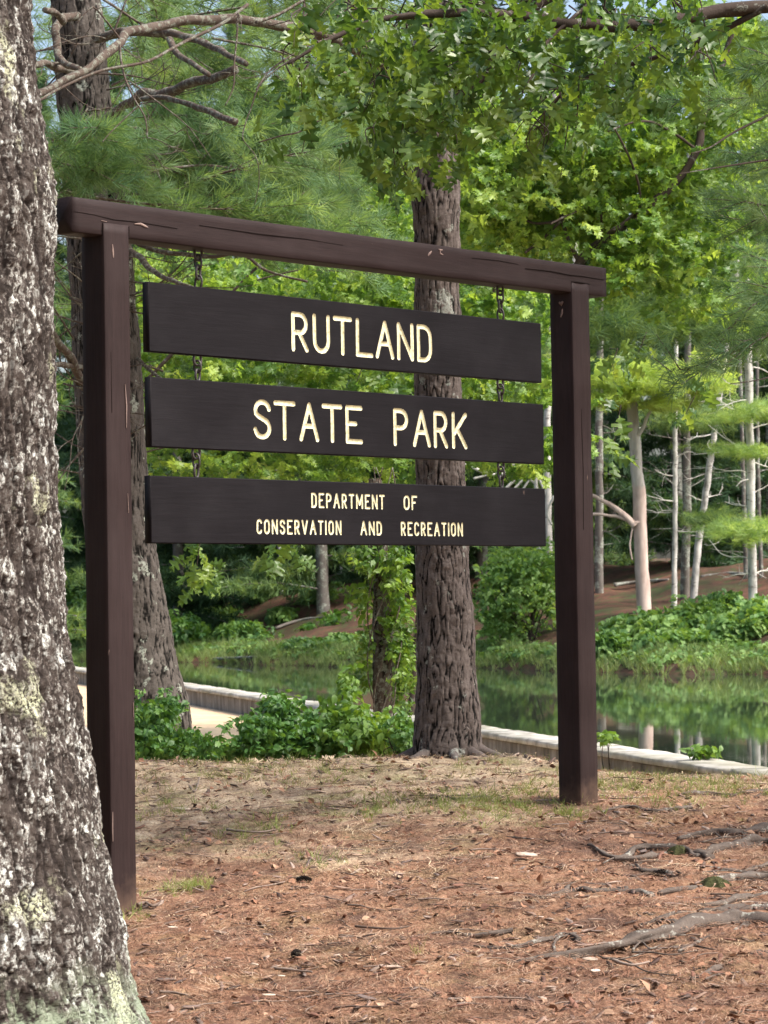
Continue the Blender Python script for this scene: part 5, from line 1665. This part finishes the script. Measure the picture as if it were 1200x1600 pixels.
# ------------------------------------------------------------------ ground litter
def near_pts(n, seed, yr=(8.4, 17), xr=None, dens=None):
    r_ = np.random.default_rng(seed)
    y = yr[0] + (yr[1] - yr[0]) * r_.uniform(size=n) ** 1.15
    xh = .16 * y + .25
    x = r_.uniform(-1, 1, n) * xh
    p = np.stack([x, y, np.zeros(n)], 1)
    if dens is not None:
        p = p[dens(p) > r_.uniform(size=n)]
    q = np.stack([p[:, 0], p[:, 1], 0 * p[:, 0]], 1)
    mk = sst(-6, -3, q[:, 0]) * sst(6, 3.3, q[:, 0]) * sst(6, 8, q[:, 1]) * sst(19, 17, q[:, 1])
    p[:, 2] = zg(p[:, 0], p[:, 1]) + mk * (.022 * fbm(q * 2.3, 3, 3) + .007 * fbm(q * 14, 3, 8) + .004 * vnoise(q * 45, 5))
    return p
def tan_zone(p):
    return sst(-.3, .9, .30 * (p[:, 1] - 12.6) - .22 * p[:, 0] + .6 * vnoise(p * 1.4, 2))
p = near_pts(12000, 1, dens=lambda p: 1 - .75 * tan_zone(p))
r_ = np.random.default_rng(2)
def flat_rot(n, tilt=.1): return np.stack([r_.normal(size=n) * tilt, r_.normal(size=n) * tilt, r_.uniform(0, 6.28, n)], 1)
tag(scatter('needle_litter', T_LITTER, p, flat_rot(len(p)), r_.uniform(.6, 1.3, len(p)), M['dead_needle']), 'red-brown fallen pine needles covering the near ground', 'needle litter')
p = near_pts(10000, 3, yr=(9.5, 17), dens=lambda p: .12 + .88 * tan_zone(p))
tag(scatter('straw_litter', T_LITTER2, p, flat_rot(len(p)), r_.uniform(.6, 1.4, len(p)), M['tan_needle']), 'bleached tan needles and straw on the back of the mound', 'needle litter')
lv, lf = leaf_mesh('ovate', .05, .35, .3)
p = near_pts(3600, 5)
tag(scatter('dead_leaves', (lv, lf), p + np.array([0, 0, .006]), flat_rot(len(p), .45), r_.uniform(.35, 1.2, len(p)), M['dead_leaf']), 'small brown dead leaves and bark flakes scattered on the ground', 'leaf litter')
fl = tube_arrays([(-.03, 0, .003), (-.022, .001, .005), (.0, -.002, .006), (.02, .002, .005), (.028, 0, .003)], [.001, .007, .009, .006, .001], 5)
fl = (fl[0] * np.array([1, 1, .35]) + np.array([0, 0, .004]), [fl[1], fl[2]])
p = near_pts(4600, 6)
tag(scatter('bark_flakes', fl, p, flat_rot(len(p), .25) * np.array([1, 1, .35]), r_.uniform(.3, 1.25, len(p)) ** 1.5, M['flake']), 'dark and pale flakes of bark strewn over the ground', 'bark litter')
tv, tf = flat_needles(1, .22, .006, 21, .01)
tt = tube_arrays(smooth_path([(-.09, 0, .006), (-.03, .006, .010), (.03, -.004, .008), (.1, .004, .006)], 9), np.linspace(.004, .002, 9), 5)
p = near_pts(420, 7)
tag(scatter('twig_litter', (tt[0], [tt[1], tt[2]]), p, np.stack([r_.normal(size=len(p)) * .06, r_.normal(size=len(p)) * .06, r_.normal(size=len(p)) * .7], 1), r_.uniform(.3, 1.1, len(p)), M['twig']), 'thin dead twigs scattered over the needle-covered ground', 'twigs')
# grass: sparse blades in patches
def patchy(c):
    def f(p):
        s_ = np.zeros(len(p))
        for (x, y, r, k) in c: s_ = np.maximum(s_, k * np.exp(-((p[:, 0] - x) ** 2 + ((p[:, 1] - y) * .6) ** 2) / r ** 2))
        return s_
    return f
gc = []
for (u, v, r, k) in ((295, 1388, .09, 1), (210, 1430, .06, .7), (895, 1275, .10, 1), (760, 1262, .28, .7), (705, 1270, .15, .5), (580, 1262, .2, .3), (400, 1300, .2, .2), (260, 1262, .2, .3), (1050, 1225, .4, .35), (1150, 1218, .45, .5), (1000, 1240, .3, .15), (865, 1600, .05, 1), (460, 1200, .5, .12), (650, 1500, .03, .3), (500, 1350, .12, .25)):
    q, _ = hit(u, v)
    gc.append((q[0], q[1], r, k))
p = near_pts(44000, 9, yr=(9, 18.5), dens=patchy(gc))
tag(scatter('grass', T_GRASS, p, flat_rot(len(p), .25), r_.uniform(.3, .85, len(p)), M['grass_green']), 'thin patches of short green grass on the mound', 'grass')
p = near_pts(5000, 10, yr=(13.2, 17.2), dens=lambda p: .30 * tan_zone(p) * (.5 + vnoise(p * 2, 6)))
tag(scatter('dry_grass', T_GRASS, p, flat_rot(len(p), .4), r_.uniform(.35, .95, len(p)), M['grass']), 'dry straw-coloured grass on the crest of the mound', 'grass')

# individual chips, sticks, cones and pebbles that can be told apart
def lump(name, sx, sy, sz, mat, seed):
    r_ = np.random.default_rng(seed)
    V, F, C = tube_arrays([(-.5, 0, 0), (-.42, 0, .02), (-.1, .03, .03), (.25, -.02, .02), (.45, 0, .0), (.5, 0, 0)], [.1, .42, .5, .46, .3, .08], 8, .25, seed)
    V = V * np.array([sx, sy, sz])
    return mesh_np(name, V, [F, C], mat, False)
chips = [(628, 1317 + 0, 0), ]
CH = [(765, 1309, 34, .2, 'pale flat wood chip left of the right post, highest of the chips'), (823, 1338, 34, .05, 'pale stick-like chip below the right post'), (812, 1399, 20, -.3, 'pink-white bark chip near the middle right'), (770, 1375, 20, .2, 'small pale chip left of the pink-white one'), (724, 1367 + 150, 0, 0, ''),
      (630, 1502, 24, .2, 'pale sliver on the red needles at lower middle'), (847, 1563, 20, .9, 'white upright sliver at the lower right'), (922, 1502, 24, -.1, 'tan flat flake just below the long root'), (445, 1336, 22, .2, 'pale chip in the middle of the mound'), (557, 1338, 16, -.1, 'small pale chip right of the middle one'), (285, 1266, 26, .1, 'grey-white stone-like flake left on the mound'),
      (318, 1287, 18, .2, 'pinkish chip below the grey-white flake'), (303, 1292, 12, 0, 'small white chip beside the pinkish one'), (240, 1248, 12, .4, 'small white chip near the left post'), (1185, 1315, 36, -.1, 'white wood chip among the roots at the right edge'), (398, 1510, 16, .8, 'small white sliver at lower left middle'), (440, 1528, 12, .1, 'round white pebble at lower left'), (585, 1477 + 46, 18, -.4, 'tan chip at lower middle'),
      (420, 1558, 22, -.3, 'pale flake at the bottom left'), (555, 1483, 16, .1, 'small tan flake in the lower middle'), (270, 1452, 16, -.2, 'tan flake right of the left post foot'), (690, 1410, 16, .1, 'tan flake in the middle of the red needles'), (930, 1520, 26, -1.0, 'thin tan stick end below the long root'), (608, 1205 + 18, 10, .3, 'pink flake on the crest left of the big pine')]
for k, (u, v, wpx, a, lab) in enumerate(CH):
    if not lab: continue
    q, d_ = hit(u, v)
    L_ = wpx / FPX * d_
    me = lump('wood_chip', L_, L_ * .38, L_ * .14, M['chip'], k)
    o = bpy.data.objects.new('wood_chip', me)
    COL.objects.link(o)
    o.location = q + np.array([0, 0, .008])
    o.rotation_euler = (.25 + .1 * math.sin(k), .05, -a)
    tag(o, lab, 'wood chip', 'pale chips lying on the needle-covered ground')
ST = [([(295, 1230), (305, 1240), (312, 1226)], .007, 'short dark stick standing up on the left of the crest'), ([(355, 1300), (400, 1304), (430, 1300)], .007, 'dark flat stick lying on the left of the mound'), ([(430, 1518), (460, 1521), (488, 1524)], .006, 'thin dark stick at lower left'), ([(640, 1246 + 0), (690, 1247), (740, 1245)], .004, 'thin brown stick lying left of the right post'),
      ([(215, 1418), (228, 1415), (238, 1420), (249, 1415)], .008, 'crooked dark stick at the foot of the left post'), ([(700, 1567), (760, 1564), (830, 1566)], .005, 'thin dark twig along the bottom right'), ([(958, 1505), (985, 1513), (1015, 1508)], .006, 'grey curved stick right of the tan flake'), ([(555, 1452), (610, 1456), (640, 1452)], .005, 'brown stick in the middle of the red needles'),
      ([(250, 1555), (270, 1556), (292, 1560)], .006, 'dark stick at the bottom left near the lichen trunk'), ([(700, 1345), (720, 1347), (740, 1345)], .004, 'thin twig just left of the roots')]
for k, (pl, r, lab) in enumerate(ST):
    pts = ground_path(pl, .012)
    if k == 0: pts[2][2] += .03
    V, F, C = tube_arrays(smooth_path(pts, 16), np.linspace(r, r * .5, 16), 7, .3, k)
    o = link('stick', mesh_np('stick', V, [F, C], M['twig'], True))
    tag(o, lab, 'stick', 'sticks lying on the needle-covered ground')
CN = [(475, 1380, 'dark pine cone in the middle of the mound'), (463, 1497, 'dark pine cone at lower left on the red needles'), (1035, 1380 - 10, 'dark pine cone among the roots')]
for k, (u, v, lab) in enumerate(CN):
    q, d_ = hit(u, v)
    cone = empty('pine_cone', q + np.array([0, 0, .015]), k * 1.3)
    tag(cone, lab, 'pine cone')
    arr = []
    for i in range(11):
        t = i / 10
        for j in range(7):
            a = j * .9 + i * .45
            rr = .019 * math.sin(math.pi * (.15 + .8 * t)) * .7 + .002
            c = np.array([-.03 + .06 * t, rr * math.cos(a), rr * math.sin(a)])
            arr.append(tube_arrays([c * np.array([1, .4, .4]), c, c + np.array([.004, 0, 0]) + (c * np.array([0, .25, .25]))], [.002, .005, .001], 4))
    V, F = join(arr)
    o = bpy.data.objects.new('scales', mesh_np('scales', V, F, M['bark_dark'], False)); COL.objects.link(o); o.parent = cone; o['kind'] = 'stuff'
print('objects', len(S.objects))
